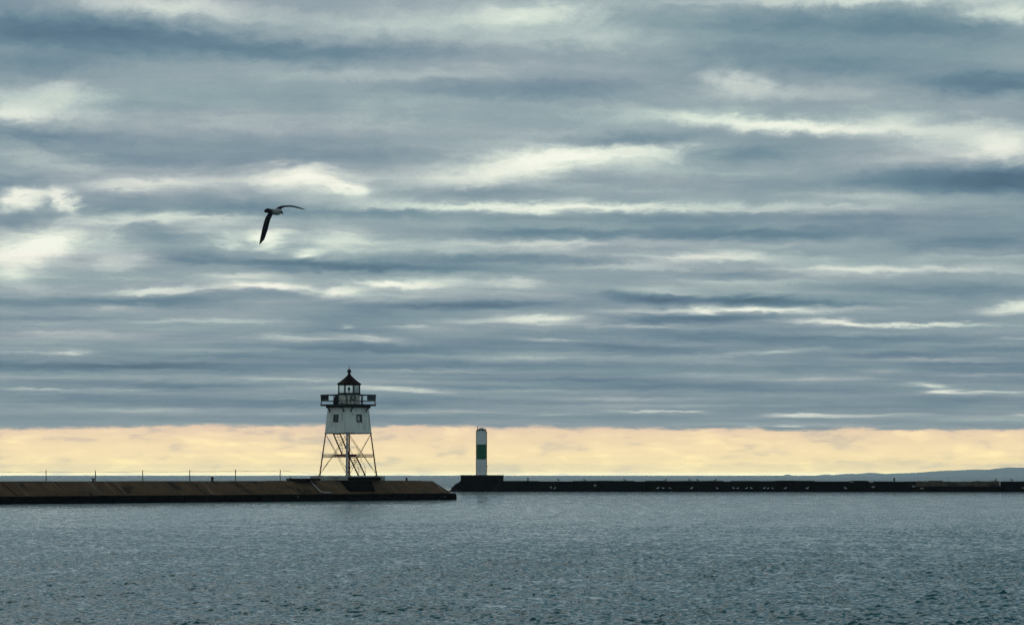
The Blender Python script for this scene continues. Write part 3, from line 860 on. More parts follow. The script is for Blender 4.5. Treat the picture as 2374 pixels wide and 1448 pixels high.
for i in range(4):
    near_leg = i == 1
    mb = MB().tube([leg_at(i, 0.05), leg_at(i, Z1 + 0.05)], [0.11, 0.10] if near_leg else [0.07, 0.062], 8)
    o = mb.build('leg', M_LEG if near_leg else M_RUST, lh)
    if near_leg:
        o['label'] = 'greyed white front leg'
    f = MB().box(leg_at(i, 0.05), (0.34, 0.34, 0.10)).bevel(0.015).build('foot_plate', M_SLAB if near_leg else M_RUST, o)
ZS = H(1058.0)
side = Vector((0.17, 0.05, 0))                    # added dark tube for the front leg's dark right half
MB().tube([leg_at(1, 0.1) + side, leg_at(1, Z1) + side], 0.045, 8).build('dark_half_tube', M_RUST, lh)
for i in range(4):
    j = (i + 1) % 4
    a, b = leg_at(i, ZS), leg_at(j, ZS)
    MB().bar(a, b, 0.09, 0.12).build('strut', M_RUST, lh)
    MB().bar(leg_at(i, Z1 - 0.05), leg_at(j, Z1 - 0.05), 0.07, 0.12).build('strut', M_BLACK, lh)
    for p, q in ((i, j), (j, i)):
        A = leg_at(p, 0.18)
        B = leg_at(q, Z1 - 0.12)
        MB().tube([A, B], 0.024, 6).build('brace_rod', M_ROD, lh)
    # second rail above the strut
    MB().bar(leg_at(i, ZS + 0.19) * 0.97 + Vector((0, 0, (ZS + 0.19) * 0.03)), leg_at(j, ZS + 0.19) * 0.97 + Vector((0, 0, (ZS + 0.19) * 0.03)), 0.07, 0.09).build('rail', M_RUST, lh)

# stair in two flights with a landing half way
def flight(x_bot, z_bot, x_top, z_top, wpx, y0, n, name='stair_flight'):
    run = x_top - x_bot
    wx = W(wpx)
    bot, top = Vector((x_bot, y0, z_bot)), Vector((x_top, y0 + abs(run) * 0.8, z_top))
    h = Vector((top.x - bot.x, top.y - bot.y, 0)).normalized()
    across = Vector((-h.y, h.x, 0))
    if across.x < 0:
        across = -across
    across *= wx / across.x
    mb = MB()
    for k in (0, 1):
        mb.bar(bot + across * k, top + across * k, 0.05, 0.14)
    f = mb.build(name, M_STAIR, lh)
    for k in range(n):
        t = (k + 0.5) / n
        p = bot.lerp(top, t)
        MB().bar(p, p + across, 0.13, 0.04).build('tread', M_STAIR, f)
    return bot, top, across


Wx = lambda px: W(px - 807.5)
b1, t1, ac1 = flight(Wx(832), 0.02, Wx(810.5), H(1059), 15, -0.35, 9)
b2, t2, ac2 = flight(Wx(794), H(1054), Wx(771.5), Z1, 14.5, -0.1, 8)
mb = MB().box((Wx(801), 0.25, H(1055)), (W(50), 1.5, 0.09))
mb.box((Wx(815), -0.3, H(1056.5)), (W(20), 0.7, 0.12))
mb.build('landing', M_BLACK, lh)
for off in (0, 1):
    a = b1 + ac1 * off + Vector((0, 0, 0.75))
    b = t1 + ac1 * off + Vector((0, 0, 0.95))
    mb = MB().tube([a + Vector((0.02, 0, -0.72)), a, b, b + Vector((-0.55, 0.3, 0.02))], 0.02, 6)
    mb.tube([a.lerp(b, 0.5), a.lerp(b, 0.5) - Vector((0, 0, 0.8))], 0.016, 6)
    mb.build('handrail', M_GALV, lh)
    a = b2 + ac2 * off + Vector((0, 0, 0.85))
    b = t2 + ac2 * off + Vector((0, 0, 0.75))
    MB().tube([a - Vector((0, 0, 0.8)), a, a.lerp(b, 0.6), b], 0.02, 6).build('handrail', M_BLACK, lh)

# watch room
e0, e1 = W(54.5), W(47.0)
ZB, ZT = H(1004.5), H(940.5)


def wall_at(i, z):
    return corner[i] * (e0 + (e1 - e0) * (z - ZB) / (ZT - ZB)) + Vector((0, 0, z))


mb = MB().hull8([wall_at(i, ZB) for i in range(4)] + [wall_at(i, ZT) for i in range(4)])
for i in range(4):                                # upright boards: shallow battens over the joints
    j = (i + 1) % 4
    nrm = (corner[i] + corner[j]).normalized()
    for k in range(1, 9):
        t = k / 9 + random.uniform(-0.01, 0.01)
        a = wall_at(i, ZB + 0.02).lerp(wall_at(j, ZB + 0.02), t)
        b = wall_at(i, ZT - 0.1).lerp(wall_at(j, ZT - 0.1), t)
        if not (0.36 < t < 0.64):
            mb.bar(a + nrm * 0.004, b + nrm * 0.004, 0.03, 0.03)
body_ = mb.build('watch_room', M_WHITE, lh)
mb = MB()
for i in range(4):
    mb.bar(wall_at(i, ZB - 0.02) * 1.004, wall_at((i + 1) % 4, ZB - 0.02) * 1.004, 0.06, 0.08)
mb.build('sill_beam', M_BLACK, lh)
for i, tpx, bare in ((0, 780.5, False), (1, 833.5, True), (2, None, False), (3, None, False)):
    j = (i + 1) % 4
    zc_ = H(969.5)
    A, B = wall_at(i, zc_), wall_at(j, zc_)
    t = 0.5 if tpx is None else (W(tpx - 807.5) - A.x) / (B.x - A.x)
    c = A.lerp(B, t)
    u = (B - A).normalized()
    nrm = Vector((u.y, -u.x, 0))
    v = (wall_at(i, ZT).lerp(wall_at(j, ZT), t) - wall_at(i, ZB).lerp(wall_at(j, ZB), t)).normalized()
    R = Matrix((u, nrm, v)).transposed()
    ww, hh = W(10.0) / abs(u.x), W(15.5)
    fr = MB()
    for sx in (-1, 1):
        fr.box(c + u * sx * (ww / 2) + nrm * 0.02, (0.07, 0.08, hh + 0.07), R)
    for sz in (-1, 1):
        fr.box(c + v * sz * (hh / 2) + nrm * 0.022, (ww + 0.14, 0.10, 0.07), R)
    win = fr.build('window', M_BLACK, lh)
    if bare:
        MB().box(c - u * ww * 0.12 - v * hh * 0.03 + nrm * 0.012, (ww * 0.62, 0.03, hh * 0.72), R).build('pane', M_PALE_PANE, win)
        MB().box(c + nrm * 0.006, (ww, 0.022, hh), R).build('reveal', M_BLACK, win)
        win['label'] = 'window with a pale pane'
    else:
        MB().box(c + nrm * 0.006, (ww, 0.022, hh), R).build('pane', M_DARK_GLASS, win)
        MB().box(c - v * hh * 0.28 + nrm * 0.03, (ww, 0.03, 0.035), R).build('glazing_bar', M_PANEL, win)

# gallery
ZD = H(937.0)
dg = W(64.5)
mb = MB().hull8([c_ * dg + Vector((0, 0, ZT - 0.02)) for c_ in corner] + [c_ * dg + Vector((0, 0, ZD)) for c_ in corner])
mb.build('gallery_deck', M_BLACK, lh)
mb = MB()
for i in range(4):                                # dark bars put in as the shadow under the deck
    mb.bar(corner[i] * (e1 + 0.16) + Vector((0, 0, ZT - 0.10)), corner[(i + 1) % 4] * (e1 + 0.16) + Vector((0, 0, ZT - 0.10)), 0.18, 0.16)
mb.build('deck_shade_band', M_BLACK, lh)
for i in range(4):
    j = (i + 1) % 4
    u = (corner[j] - corner[i]).normalized()
    nrm = (corner[i] + corner[j]).normalized()
    for t in (0.14, 0.86):
        zt = ZT - 0.17
        c = (corner[i] * e1).lerp(corner[j] * e1, t)
        pts = [c + nrm * 0.50 + Vector((0, 0, zt - 0.02)), c + nrm * 0.34 + Vector((0, 0, zt - 0.06)), c + nrm * 0.20 + Vector((0, 0, zt - 0.18)), c + nrm * 0.10 + Vector((0, 0, zt - 0.42))]
        MB().tube(pts, [0.07, 0.07, 0.06, 0.07], 6).build('bracket', M_BLACK, lh)
rail = MB()
dr_ = W(63.5)
ZR, ZM = H(915.5), H(929.5)
for i in range(4):
    a, b = corner[i] * dr_, corner[(i + 1) % 4] * dr_
    rail.bar(a + Vector((0, 0, ZR)), b + Vector((0, 0, ZR)), 0.08, 0.09)
    rail.bar(a + Vector((0, 0, ZM)), b + Vector((0, 0, ZM)), 0.05, 0.06)
rail_ob = rail.build('gallery_railing', M_BLACK, lh)
for i in range(4):
    for t in (0.0, 0.5):
        c = (corner[i] * dr_).lerp(corner[(i + 1) % 4] * dr_, t)
        o_ = c.normalized()
        if t == 0.0:
            pts = [c + o_ * 0.02 + Vector((0, 0, ZD + 0.0)), c - o_ * 0.10 + Vector((0, 0, ZD + 0.20)), c - o_ * 0.06 + Vector((0, 0, ZM)), c + Vector((0, 0, ZR + 0.05))]
        else:
            pts = [c + Vector((0, 0, ZD)), c + Vector((0, 0, ZR))]
        MB().tube(pts, 0.05, 8).build('post', M_BLACK, rail_ob)
for sgn, mat in ((-1, M_BLACK), (1, M_PANEL)):    # boards fixed to the railing at its two side corners
    a = Vector((sgn * (dr_ - 0.05), -0.05, 0))
    b = a + Vector((-sgn * W(18), -W(18), 0))
    za, zb = H(928.5), H(916.5)
    mb = MB().hull8([a + Vector((0, 0, za)), b + Vector((0, 0, za)), b + Vector((0, 0.05, za)), a + Vector((0, 0.05, za)),
                     a + Vector((0, 0, zb)), b + Vector((0, 0, zb)), b + Vector((0, 0.05, zb)), a + Vector((0, 0.05, zb))])
    mb.build('rail_panel', mat, lh)
    c = (a + b) / 2
    MB().box(Vector((c.x, c.y + 0.1, (za + zb) / 2)), (0.12, 0.10, 0.3)).build('panel_bracket', M_BLACK, lh)

# lantern
LX = W(2.0)
T8 = rad(22.5)
Rp = W(26.8)
ZP, ZG0, ZG1 = H(913.5), H(912.0), H(892.0)
lc = (LX, 0, 0)
par = MB().lathe([(Rp, ZD + 0.005), (Rp, ZP - 0.04)], 8, lc, T8).build('lantern_parapet', M_PARAPET, lh)
MB().lathe([(Rp * 0.98, ZP - 0.04), (Rp * 1.05, ZP - 0.02), (Rp * 1.05, ZG0 + 0.04), (Rp * 0.98, ZG0 + 0.06)], 8, lc, T8).build('lantern_sill', M_BLACK, lh)
mb = MB()                                         # pipes and straps on the parapet
for ang, r_, z0, z1 in ((-112, 0.035, ZD, ZP), (-104, 0.022, ZD, ZP), (-80, 0.03, ZD + 0.1, ZP), (-58, 0.03, ZD, ZP - 0.1)):
    a = rad(ang)
    rr = Rp * 0.97
    mb.tube([(LX + rr * math.cos(a), rr * math.sin(a), z0), (LX + rr * math.cos(a) * 0.99, rr * math.sin(a) * 0.99, z1)], r_, 6)
mb.build('downpipe', M_BLACK, lh)
mb = MB()                                         # coil of hose hung on the front
cpts = [(LX + W(11) + W(5.5) * math.cos(q_) * (0.8 + 0.05 * q_ / 6.28), -Rp * 0.96 - 0.05 - 0.004 * q_, ZD + 0.62 + W(5) * math.sin(q_)) for q_ in np.linspace(0, 4.2 * math.pi, 40)]
mb.tube(cpts, 0.03, 6)
mb.build('hose_coil', M_BLACK, lh)
mb = MB()                                         # hooded hatch at the side
hx = LX - W(24.0)
prof = [(hx, 0), (hx, H(915) - ZD), (hx - W(4), H(916.5) - ZD), (hx - W(8.5), H(920) - ZD), (hx - W(11.5), H(926) - ZD), (hx - W(12.5), H(933) - ZD), (hx - W(12.5), 0)]
f0 = [mb.bm.verts.new((x, -0.55, ZD + z + 0.004)) for x, z in prof]
f1 = [mb.bm.verts.new((x, 0.5, ZD + z + 0.004)) for x, z in prof]
mb.bm.faces.new(f0)
mb.bm.faces.new(f1[::-1])
for k in range(len(prof)):
    mb.bm.faces.new((f0[k], f1[k], f1[(k + 1) % len(prof)], f0[(k + 1) % len(prof)]))
mb.build('hatch_hood', M_BLACK, lh)
Rg = W(26.2)
for k in range(8):
    a = T8 + k * math.pi / 4
    p = Vector((LX + Rg * math.cos(a), Rg * math.sin(a), 0))
    MB().bar(p + Vector((0, 0, ZG0)), p + Vector((0, 0, ZG1)), 0.085, 0.085).build('mullion', M_BLACK, lh)
    a2 = a + math.pi / 4
    q_ = Vector((LX + Rg * math.cos(a2), Rg * math.sin(a2), 0))
    greyer = k == 6  # one front pane is greyer and less clear
    mb = MB()
    i_ = (p - Vector((LX, 0, 0))).normalized() * 0.012
    j_ = (q_ - Vector((LX, 0, 0))).normalized() * 0.012
    mb.hull8([p + Vector((0, 0, ZG0)), q_ + Vector((0, 0, ZG0)), q_ - j_ + Vector((0, 0, ZG0)), p - i_ + Vector((0, 0, ZG0)),
              p + Vector((0, 0, ZG1)), q_ + Vector((0, 0, ZG1)), q_ - j_ + Vector((0, 0, ZG1)), p - i_ + Vector((0, 0, ZG1))])
    mb.build('glass_pane', M_GREY_GLASS if greyer else M_GLASS, lh)
Re = W(30.0)
roof = MB().lathe([(Re * 0.9, ZG1 - 0.03), (Re, ZG1 + 0.03), (Re * 0.99, ZG1 + 0.12), (Re * 0.72, H(884)), (Re * 0.42, H(877)), (Re * 0.18, H(870.5)), (0.17, H(868.5))], 8, lc, T8).build('lantern_roof', M_ROOF, lh)
prof = [(0.17, H(869)), (0.12, H(866)), (0.12, H(864.5)), (0.16, H(863.8))]
for k in range(7):
    a = -1.1 + k * (math.pi / 2 + 1.1) / 6
    prof.append((max(0.21 * math.cos(a), 0.03), H(860) + 0.21 * math.sin(a)))
vent = MB().lathe(prof + [(0.03, H(854.5))], 16, lc).build('vent_ball', M_BLACK, lh, smooth=True)
MB().tube([(LX, 0, H(855)), (LX, 0, H(846))], [0.03, 0.012], 6).build('lightning_rod', M_BLACK, vent)
lamp = MB().lathe([(0.22, ZG0 + 0.01), (0.16, ZG0 + 0.05), (0.05, ZG0 + 0.09), (0.05, H(905.5)), (0.11, H(903.5)), (0.14, H(901)), (0.14, H(898.5)), (0.06, H(897.5)), (0, H(897.3))], 14, (LX - W(0.5), 0, 0)).build('beacon_lamp', M_LAMP, lh)


# ------------------------------------------------------------------ far breakwater
far = Axis(at(1068, 1139, 528.0), at(2374, 1139, 514.0), 1)
far.b.z = 0
FTOP = 1.63
fp = empty('breakwater', far.b, far.rz)
tag(fp, 'far low black breakwater running right from the green banded light', 'breakwater')
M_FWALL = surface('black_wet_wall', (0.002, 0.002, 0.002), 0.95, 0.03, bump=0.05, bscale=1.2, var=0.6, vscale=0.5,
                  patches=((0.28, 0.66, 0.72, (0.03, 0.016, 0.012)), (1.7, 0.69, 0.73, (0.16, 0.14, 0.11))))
M_COURSE = surface('rough_brown_stone', (0.085, 0.065, 0.043), 0.95, 0.1, bump=0.08, bscale=1.5, var=0.5, vscale=0.9,
                   patches=((0.8, 0.6, 0.66, (0.02, 0.016, 0.012)),))
M_PALE_STONE = surface('pale_stone', (0.30, 0.27, 0.23), 0.95, 0.1, bump=0.05, bscale=2.0, var=0.35, vscale=1.5)
M_DARK_STONE = surface('dark_wet_stone', (0.003, 0.003, 0.003), 0.95, 0.03, bump=0.05, bscale=2.0, var=0.5)
F = far.loc
sa, sb = far.s_at(2121, 0), far.s_at(2318, 0)
mb = MB()
s = 0.0
k = 0
while s < 150:
    wdt = random.uniform(1.8, 4.6)
    e = min(s + wdt, 150)
    top = FTOP + random.uniform(-0.09, 0.07)
    if s < sa < e:
        e = sa
    if s < sb < e:
        e = sb
    if sa - 0.01 <= s < sb - 0.01:
        top = 0.82
    j = random.uniform(-0.06, 0.06)
    mb.hull8([F(s, j, -1.5), F(e - 0.03, j, -1.5), F(e - 0.03, 8, -1.5), F(s, 8, -1.5), F(s, j + 0.06, top), F(e - 0.03, j + 0.06, top + random.uniform(-0.04, 0.04)), F(e - 0.03, 8, top), F(s, 8, top)])
    s = e
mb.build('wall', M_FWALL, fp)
mb = MB().box(F(75, -0.30, -0.32), (149, 0.62, 1.5)).build('footing_ledge', M_FWALL, fp)
mb = MB()
s = sa + 0.02
while s < sb - 0.6:
    wdt = random.uniform(0.9, 2.2)
    e = min(s + wdt, sb - 0.02)
    j = random.uniform(0.1, 0.5)
    t_ = FTOP + random.uniform(-0.12, 0.06)
    mb.hull8([F(s, j, 0.823), F(e - 0.04, j, 0.823), F(e - 0.04, 7.9, 0.823), F(s, 7.9, 0.823), F(s + 0.05, j + 0.35, t_), F(e - 0.08, j + 0.3, t_ + random.uniform(-0.08, 0.08)), F(e - 0.04, 7.9, t_), F(s, 7.9, t_)])
    s = e
mb.build('stone_course', M_COURSE, fp)


def boulder(px, d, z, sx, sy, sz, mat, label, group=None, seed=0):
    bm = bmesh.new()
    bmesh.ops.create_icosphere(bm, subdivisions=3, radius=1.0)
    r = random.Random(seed)
    ax = [Vector((r.uniform(-1, 1), r.uniform(-1, 1), r.uniform(-1, 1))).normalized() for _ in range(9)]
    hs = [r.uniform(0.62, 0.85) for _ in ax]
    for v in bm.verts:                            # knock flats off a ball
        for a, h in zip(ax, hs):
            q_ = v.co.dot(a)
            if q_ > h:
                v.co -= a * (q_ - h)
        v.co = Vector((v.co.x * sx, v.co.y * sy, v.co.z * sz))
    mb = MB(); mb.bm.free(); mb.bm = bm
    o = mb.build('boulder', mat)
    o.location = far.world(far.s_at(px, d), d, z)
    return tag(o, label, 'boulder', group)


GB = 'dark boulders at the end of the far breakwater'
for k, (px, d, z, sx, sy, sz) in enumerate(((1051, 0.6, -0.05, 0.7, 0.8, 0.42), (1056, 1.6, 0.25, 0.8, 0.9, 0.6), (1060, 0.4, 0.15, 0.6, 0.7, 0.55), (1062, 2.4, 0.75, 0.75, 0.9, 0.6),
                                            (1066, 1.0, 0.6, 0.7, 0.7, 0.7), (1068, 2.6, 1.15, 0.55, 0.8, 0.55), (1067, 0.0, 0.1, 0.6, 0.7, 0.5), (1047, 1.8, -0.12, 0.7, 0.7, 0.35))):
    boulder(px, d, z, sx, sy, sz, M_DARK_STONE, 'dark wet boulder heaped against the left end of the block under the green banded light', GB, k)
GP = 'pale stones on the far breakwater'
for k, (px, d, z, sx, sz) in enumerate(((2023, -0.25, 0.72, 0.40, 0.22), (2019, 0.15, 1.48, 0.55, 0.22), (2117, -0.2, 0.78, 0.36, 0.2), (2136, -0.25, 0.52, 0.42, 0.18), (1974, 0.1, 1.48, 0.4, 0.12),
                                        (2316, -0.1, 1.15, 0.25, 0.35), (1277, -0.1, 0.62, 0.3, 0.25), (1379, -0.05, 0.95, 0.35, 0.3), (2370, -0.25, 0.6, 0.35, 0.16))):
    boulder(px, d, z, sx * 0.75, 0.3, sz * 0.75, M_PALE_STONE, 'pale broken stone caught on the black face of the far breakwater', GP, 40 + k)

# mooring posts on the far breakwater
def far_post(px, w, h, label):
    o = empty('mooring_post', far.world(far.s_at(px, 0.8), 0.8, FTOP - 0.04), far.rz)
    tag(o, label, 'post')
    MB().lathe([(w * 1.5, 0), (w * 1.5, 0.06), (w, 0.09), (w * 0.9, h)], 10).build('shaft', M_BOLLARD, o)
    MB().lathe([(w * 1.15, h + 0.002), (w * 1.2, h + 0.06), (w * 0.6, h + 0.12), (0, h + 0.13)], 10).build('cap', M_BOLLARD, o)


far_post(1224, 0.10, 0.42, 'short dark post on the far breakwater just right of the green banded light')
far_post(2072, 0.13, 0.40, 'short dark post on the far breakwater left of the rough brown stone section')

# ------------------------------------------------------------------ green banded light
bx0, bx1 = far.s_at(1069, -0.1), far.s_at(1154, -0.1)
PZ = at(1112, 1100.3, 528).z
ped = MB()
ped.hull8([F(bx0, -0.66, -1.5), F(bx1, -0.66, -1.5), F(bx1, 5.6, -1.5), F(bx0, 5.6, -1.5), F(bx0 + 0.05, -0.62, PZ - 0.18), F(bx1 - 0.05, -0.62, PZ - 0.18), F(bx1 - 0.05, 5.55, PZ - 0.18), F(bx0 + 0.05, 5.55, PZ - 0.18)])
pedo = empty('concrete_pedestal', far.b, far.rz)
tag(pedo, 'black square concrete block carrying the green banded light', 'pedestal')
ped.build('block', M_FWALL, pedo)
MB().hull8([F(bx0 - 0.02, -0.7, PZ - 0.175), F(bx1 + 0.02, -0.7, PZ - 0.175), F(bx1 + 0.02, 5.62, PZ - 0.175), F(bx0 - 0.02, 5.62, PZ - 0.175),
            F(bx0 - 0.02, -0.7, PZ), F(bx1 + 0.02, -0.7, PZ), F(bx1 + 0.02, 5.62, PZ), F(bx0 - 0.02, 5.62, PZ)]).build('coping', M_DARK_STONE, pedo)

M_TWHITE = surface('white_tower_paint', (0.88, 0.83, 0.74), 0.5, 0.4, var=0.08, vscale=1.0, streak=(3.0, 0.3, (0.30, 0.29, 0.26, 0.5)), patches=((1.2, 0.68, 0.75, (0.3, 0.27, 0.22)),))
M_GREEN = surface('dark_green_paint', (0.004, 0.115, 0.04), 0.45, 0.4, var=0.2, vscale=1.2)
tp = far.world(far.s_at(1116.3, 2.4), 2.4, PZ)
mpp = tp.y / FOC
HB = lambda py: (1100.3 - py) * mpp
bl = empty('light_beacon', tp)
tag(bl, 'slim white cylindrical light with one green band on the far breakwater', 'beacon')
R0 = 11.6 * mpp
MB().lathe([(R0 * 1.08, 0.002), (R0 * 1.08, 0.10), (R0, 0.12), (R0, HB(1064.2))], 32).build('lower_tower', M_TWHITE, bl)
MB().lathe([(R0 * 1.004, HB(1064.2) + 0.003), (R0 * 1.004, HB(1029.8))], 32).build('green_band', M_GREEN, bl)
MB().lathe([(R0, HB(1029.8) + 0.003), (R0 * 0.99, HB(1001)), (R0 * 1.06, HB(1000.4)), (R0 * 1.06, HB(999.2)), (R0 * 0.96, HB(998.8))], 32).build('upper_tower', M_TWHITE, bl)
for sx in (-1, 1):  # dark tubes added along the tower's two side edges
    p = MB().tube([(sx * R0 * 1.035, -0.05, 0.05), (sx * R0 * 1.035, -0.05, HB(999))], 0.05, 8)
    for k in range(6):
        p.box((sx * R0 * 1.0, -0.05, 0.5 + k * 1.15), (0.09, 0.09, 0.07))
    p.build('edge_tube', M_BLACK, bl)
MB().box((R0 * 1.08, -0.05, HB(1081)), (0.14, 0.2, 0.22)).bevel(0.02).build('junction_box', M_BLACK, bl)
MB().lathe([(R0 * 0.80, HB(998.8) + 0.002), (R0 * 0.78, HB(996.5)), (R0 * 0.60, HB(994)), (R0 * 0.35, HB(991.8)), (0, HB(991.0))], 20).build('lantern_dome', surface('weathered_grey_dome', (0.20, 0.21, 0.21), 0.5, 0.4, var=0.4, vscale=3.0), bl, smooth=False)
for k in range(8):
    a = k * math.pi / 4 + 0.2
    MB().box((R0 * 0.86 * math.cos(a), R0 * 0.86 * math.sin(a), HB(996.5)), (0.16, 0.16, 0.24 + 0.08 * (k % 3))).bevel(0.02).build('lamp', M_BLACK, bl)
mb = MB().tube([(-R0 * 0.80, -0.1, HB(999)), (-R0 * 0.80, -0.1, HB(988.3))], 0.055, 8)
mb.tube([(-R0 * 1.12, -0.1, HB(998)), (-R0 * 0.5, -0.1, HB(999.5))], 0.05, 6)
mb.build('antenna', M_BLACK, bl)


# ------------------------------------------------------------------ gulls
M_GULL_W = surface('white_feathers', (0.75, 0.75, 0.72), 0.8, 0.2, var=0.12, vscale=8.0)
M_GULL_D = surface('dark_feathers', (0.035, 0.035, 0.035), 0.8, 0.2, var=0.4, vscale=10.0)
M_BILL = surface('yellow_bill', (0.35, 0.22, 0.03), 0.5, 0.4)


def perched(mat, label, group):
    g = empty('gull', (0, 0, 0))
    tag(g, label, 'gull', group)
    m_ = MB().tube([(-0.30, 0, 0.10), (-0.20, 0, 0.115), (-0.10, 0, 0.125), (0.00, 0, 0.13), (0.07, 0, 0.145), (0.12, 0, 0.18), (0.145, 0, 0.235), (0.165, 0, 0.28), (0.20, 0, 0.29), (0.225, 0, 0.285)],
                   [0.012, 0.045, 0.075, 0.092, 0.088, 0.066, 0.046, 0.048, 0.040, 0.016], 12)
    m_.build('body', mat, g, smooth=True)
    MB().tube([(0.222, 0, 0.284), (0.25, 0, 0.279), (0.28, 0, 0.266)], [0.014, 0.011, 0.004], 8).build('bill', M_BILL, g)
    for sy in (-1, 1):
        MB().tube([(0.0, sy * 0.035, 0.06), (0.01, sy * 0.035, 0.008), (0.05, sy * 0.037, 0.004)], 0.008, 6).build('leg', M_BILL, g)
    return g


white_proto = perched(M_GULL_W, 'white gull resting on the low ledge of the far black breakwater', 'white gulls on the far ledge')
dark_proto = perched(M_GULL_D, 'dark gull standing on the top edge of the far breakwater', 'dark gulls on the far breakwater')
first = True
for px in (1525, 1537, 1553, 1603, 1662, 1700, 1710, 1730, 1741, 1771, 1780, 1790, 1820, 1871, 1959, 1286):
    g = white_proto if first else copy_tree(white_proto)
    first = False
    g.location = far.world(far.s_at(px, -0.45), -0.45, 0.432)
    g.rotation_euler = (0, 0, random.choice((0.0, math.pi)) + random.uniform(-0.5, 0.5))
    k = random.uniform(0.72, 0.95)
    g.scale = (k, k, k)
first = True
for px in (1294, 1355, 1448, 1543, 1598, 1617, 1658, 2307, 2344):
    g = dark_proto if first else copy_tree(dark_proto)
    first = False
    g.location = far.world(far.s_at(px, 0.7), 0.7, FTOP + 0.03)
    g.rotation_euler = (0, 0, random.choice((0.0, math.pi)) + random.uniform(-0.5, 0.5))

# the gull in flight, banking over the harbour
GY = 75.0


def gp(px, py, dy_=0.0):
    d = ray(px, py)
    return Vector((d.x * GY, GY + dy_, EYE + d.z * GY))


G0 = gp(638, 490)
gm = bpy.data.materials.new('gull_plumage')
gm.use_nodes = True
n = Nodes(gm.node_tree)
co = n.new('ShaderNodeTexCoord').outputs['Object']
x_, y_, z_ = n.sep(co)
bodyness = n.m('MULTIPLY', n.smooth(n.m('ABSOLUTE', n.m('MULTIPLY_ADD', x_, 0.25, z_)), 0.105, 0.055), n.smooth(x_, -0.10, 0.0))
mott = n.noise(co, 22.0, 4.0, 0.6)
wingc = n.ramp(mott, [(0.35, (0.010, 0.011, 0.014, 1)), (0.62, (0.03, 0.033, 0.04, 1)), (0.75, (0.11, 0.11, 0.115, 1))])
bodyc = n.ramp(mott, [(0.3, (0.24, 0.235, 0.21, 1)), (0.7, (0.46, 0.44, 0.40, 1))])
b = n.new('ShaderNodeBsdfPrincipled')
n.put(b.inputs['Base Color'], n.mix(bodyness, wingc, bodyc))
b.inputs['Roughness'].default_value = 0.8
b.inputs['Specular IOR Level'].default_value = 0.15
o_ = n.new('ShaderNodeOutputMaterial')
n.link(b.outputs[0], o_.inputs[0])

mb = MB()
spine = [((612.6, 489.8), 0.022), ((617, 488.3), 0.045), ((622, 488.0), 0.055), ((627, 489.2), 0.046), ((633, 490.8), 0.062), ((640, 491.6), 0.070), ((646, 491.6), 0.066),
         ((650.5, 490.6), 0.050), ((653.0, 491.4), 0.036)]
mb.tube([gp(*p, -0.012 * (i - 4)) - G0 for i, (p, r) in enumerate(spine)], [r for p, r in spine], 14)


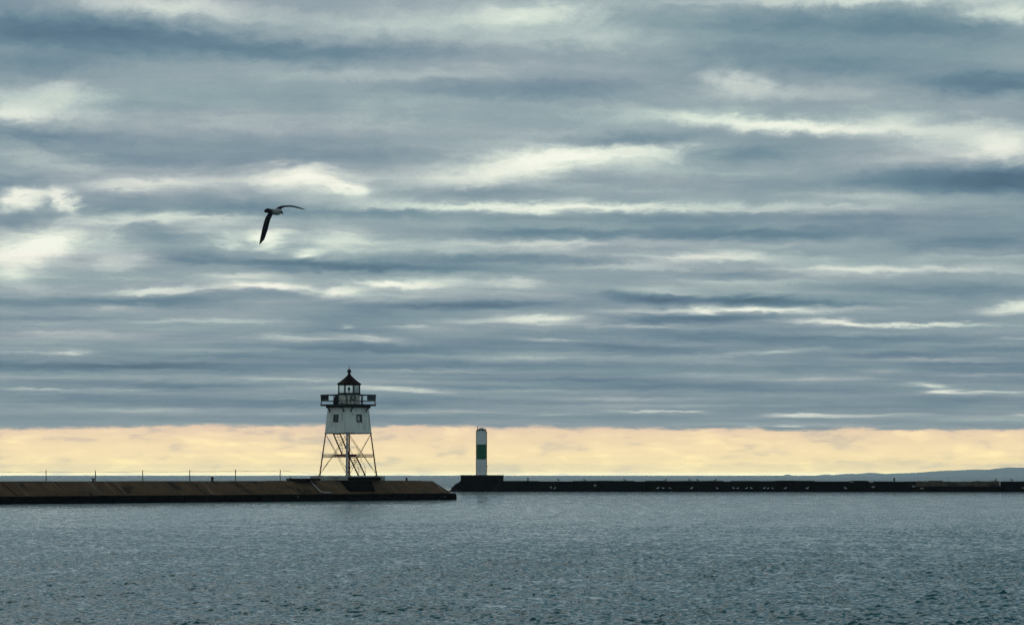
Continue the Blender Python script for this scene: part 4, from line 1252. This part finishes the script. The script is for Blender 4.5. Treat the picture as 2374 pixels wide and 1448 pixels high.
def wing(lead, trail, depth, thick):
    """lofted wing between its leading and trailing edges, thin aerofoil section"""
    rings = []
    m = len(lead)
    for i in range(m):
        t = i / (m - 1)
        A = gp(*lead[i], depth(t) + 0.03 * (1 - t)) - G0
        B = gp(*trail[i], depth(t) - 0.03 * (1 - t)) - G0
        ch = B - A
        nv = Vector((0, -1, 0)) - ch * (Vector((0, -1, 0)).dot(ch) / max(ch.length_squared, 1e-9))
        nv.normalize()
        th = thick * (1 - 0.72 * t)
        ring = []
        for u, h in ((0, 0), (0.12, 0.6), (0.35, 1.0), (0.7, 0.7), (1.0, 0.12), (1.0, -0.12), (0.7, -0.15), (0.35, -0.05), (0.12, -0.3)):
            ring.append(mb.bm.verts.new(A + ch * u + nv * th * h))
        rings.append(ring)
    for R0_, R1_ in zip(rings, rings[1:]):
        for k in range(len(R0_)):
            mb.bm.faces.new((R0_[k], R0_[(k + 1) % len(R0_)], R1_[(k + 1) % len(R0_)], R1_[k]))
    mb.bm.faces.new(rings[0][::-1])
    mb.bm.faces.new(rings[-1])


wing([(633, 497), (628.4, 507), (625.5, 517.7), (622.6, 532), (618.7, 545), (614.8, 557), (610.5, 562), (606.0, 567.4), (603.9, 569.3)],
     [(624.0, 492.5), (616.7, 504), (612.9, 515.8), (609.6, 530), (606.9, 544), (605.3, 553), (604.4, 560), (603.4, 566), (603.1, 568.7)],
     lambda t: -0.05 - 0.30 * t, 0.03)
wing([(649.6, 486.5), (653.5, 481.5), (657.5, 479.2), (662, 478.2), (669, 477.5), (676.7, 477.6), (684, 478.9), (691, 480.4), (698, 481.6), (704.4, 481.9)],
     [(635.5, 485.5), (643, 479.6), (649, 476.4), (656, 474.6), (665, 473.7), (676.7, 473.8), (683, 474.8), (690, 476.3), (697.5, 478.6), (704.8, 480.6)],
     lambda t: 0.05 + 0.45 * t, 0.03)
gull = mb.build('gull', gm, smooth=True)
gull.location = G0
rm = gull.modifiers.new('skin', 'REMESH')
rm.mode = 'VOXEL'
rm.voxel_size = 0.0045
rm.use_smooth_shade = True
tag(gull, 'large dark winged gull banking in flight against the clouds', 'gull')
MB().tube([gp(653.0, 491.6, -0.05) - G0, gp(655, 494.5, -0.06) - G0, gp(656.5, 498.2, -0.06) - G0], [0.022, 0.016, 0.005], 8).build('bill', M_BOLLARD, gull)

# ------------------------------------------------------------------ air over the lake
hz = bpy.data.materials.new('lake_air')
hz.use_nodes = True
n = Nodes(hz.node_tree)
pv = n.new('ShaderNodeVolumePrincipled')
n.put(pv.inputs['Color'], (0.84, 0.95, 1.0, 1))
pv.inputs['Density'].default_value = HAZE = 0.00005
pv.inputs['Anisotropy'].default_value = 0.72
o_ = n.new('ShaderNodeOutputMaterial')
n.link(pv.outputs[0], o_.inputs['Volume'])
MBh = MB().box((0, 20250.0, 67.0), (56800, 48300, 138.0))
haze = MBh.build('haze', hz)
haze.visible_shadow = True
tag(haze, 'thin blue air lying over the lake towards the far shore', 'haze', kind='stuff')
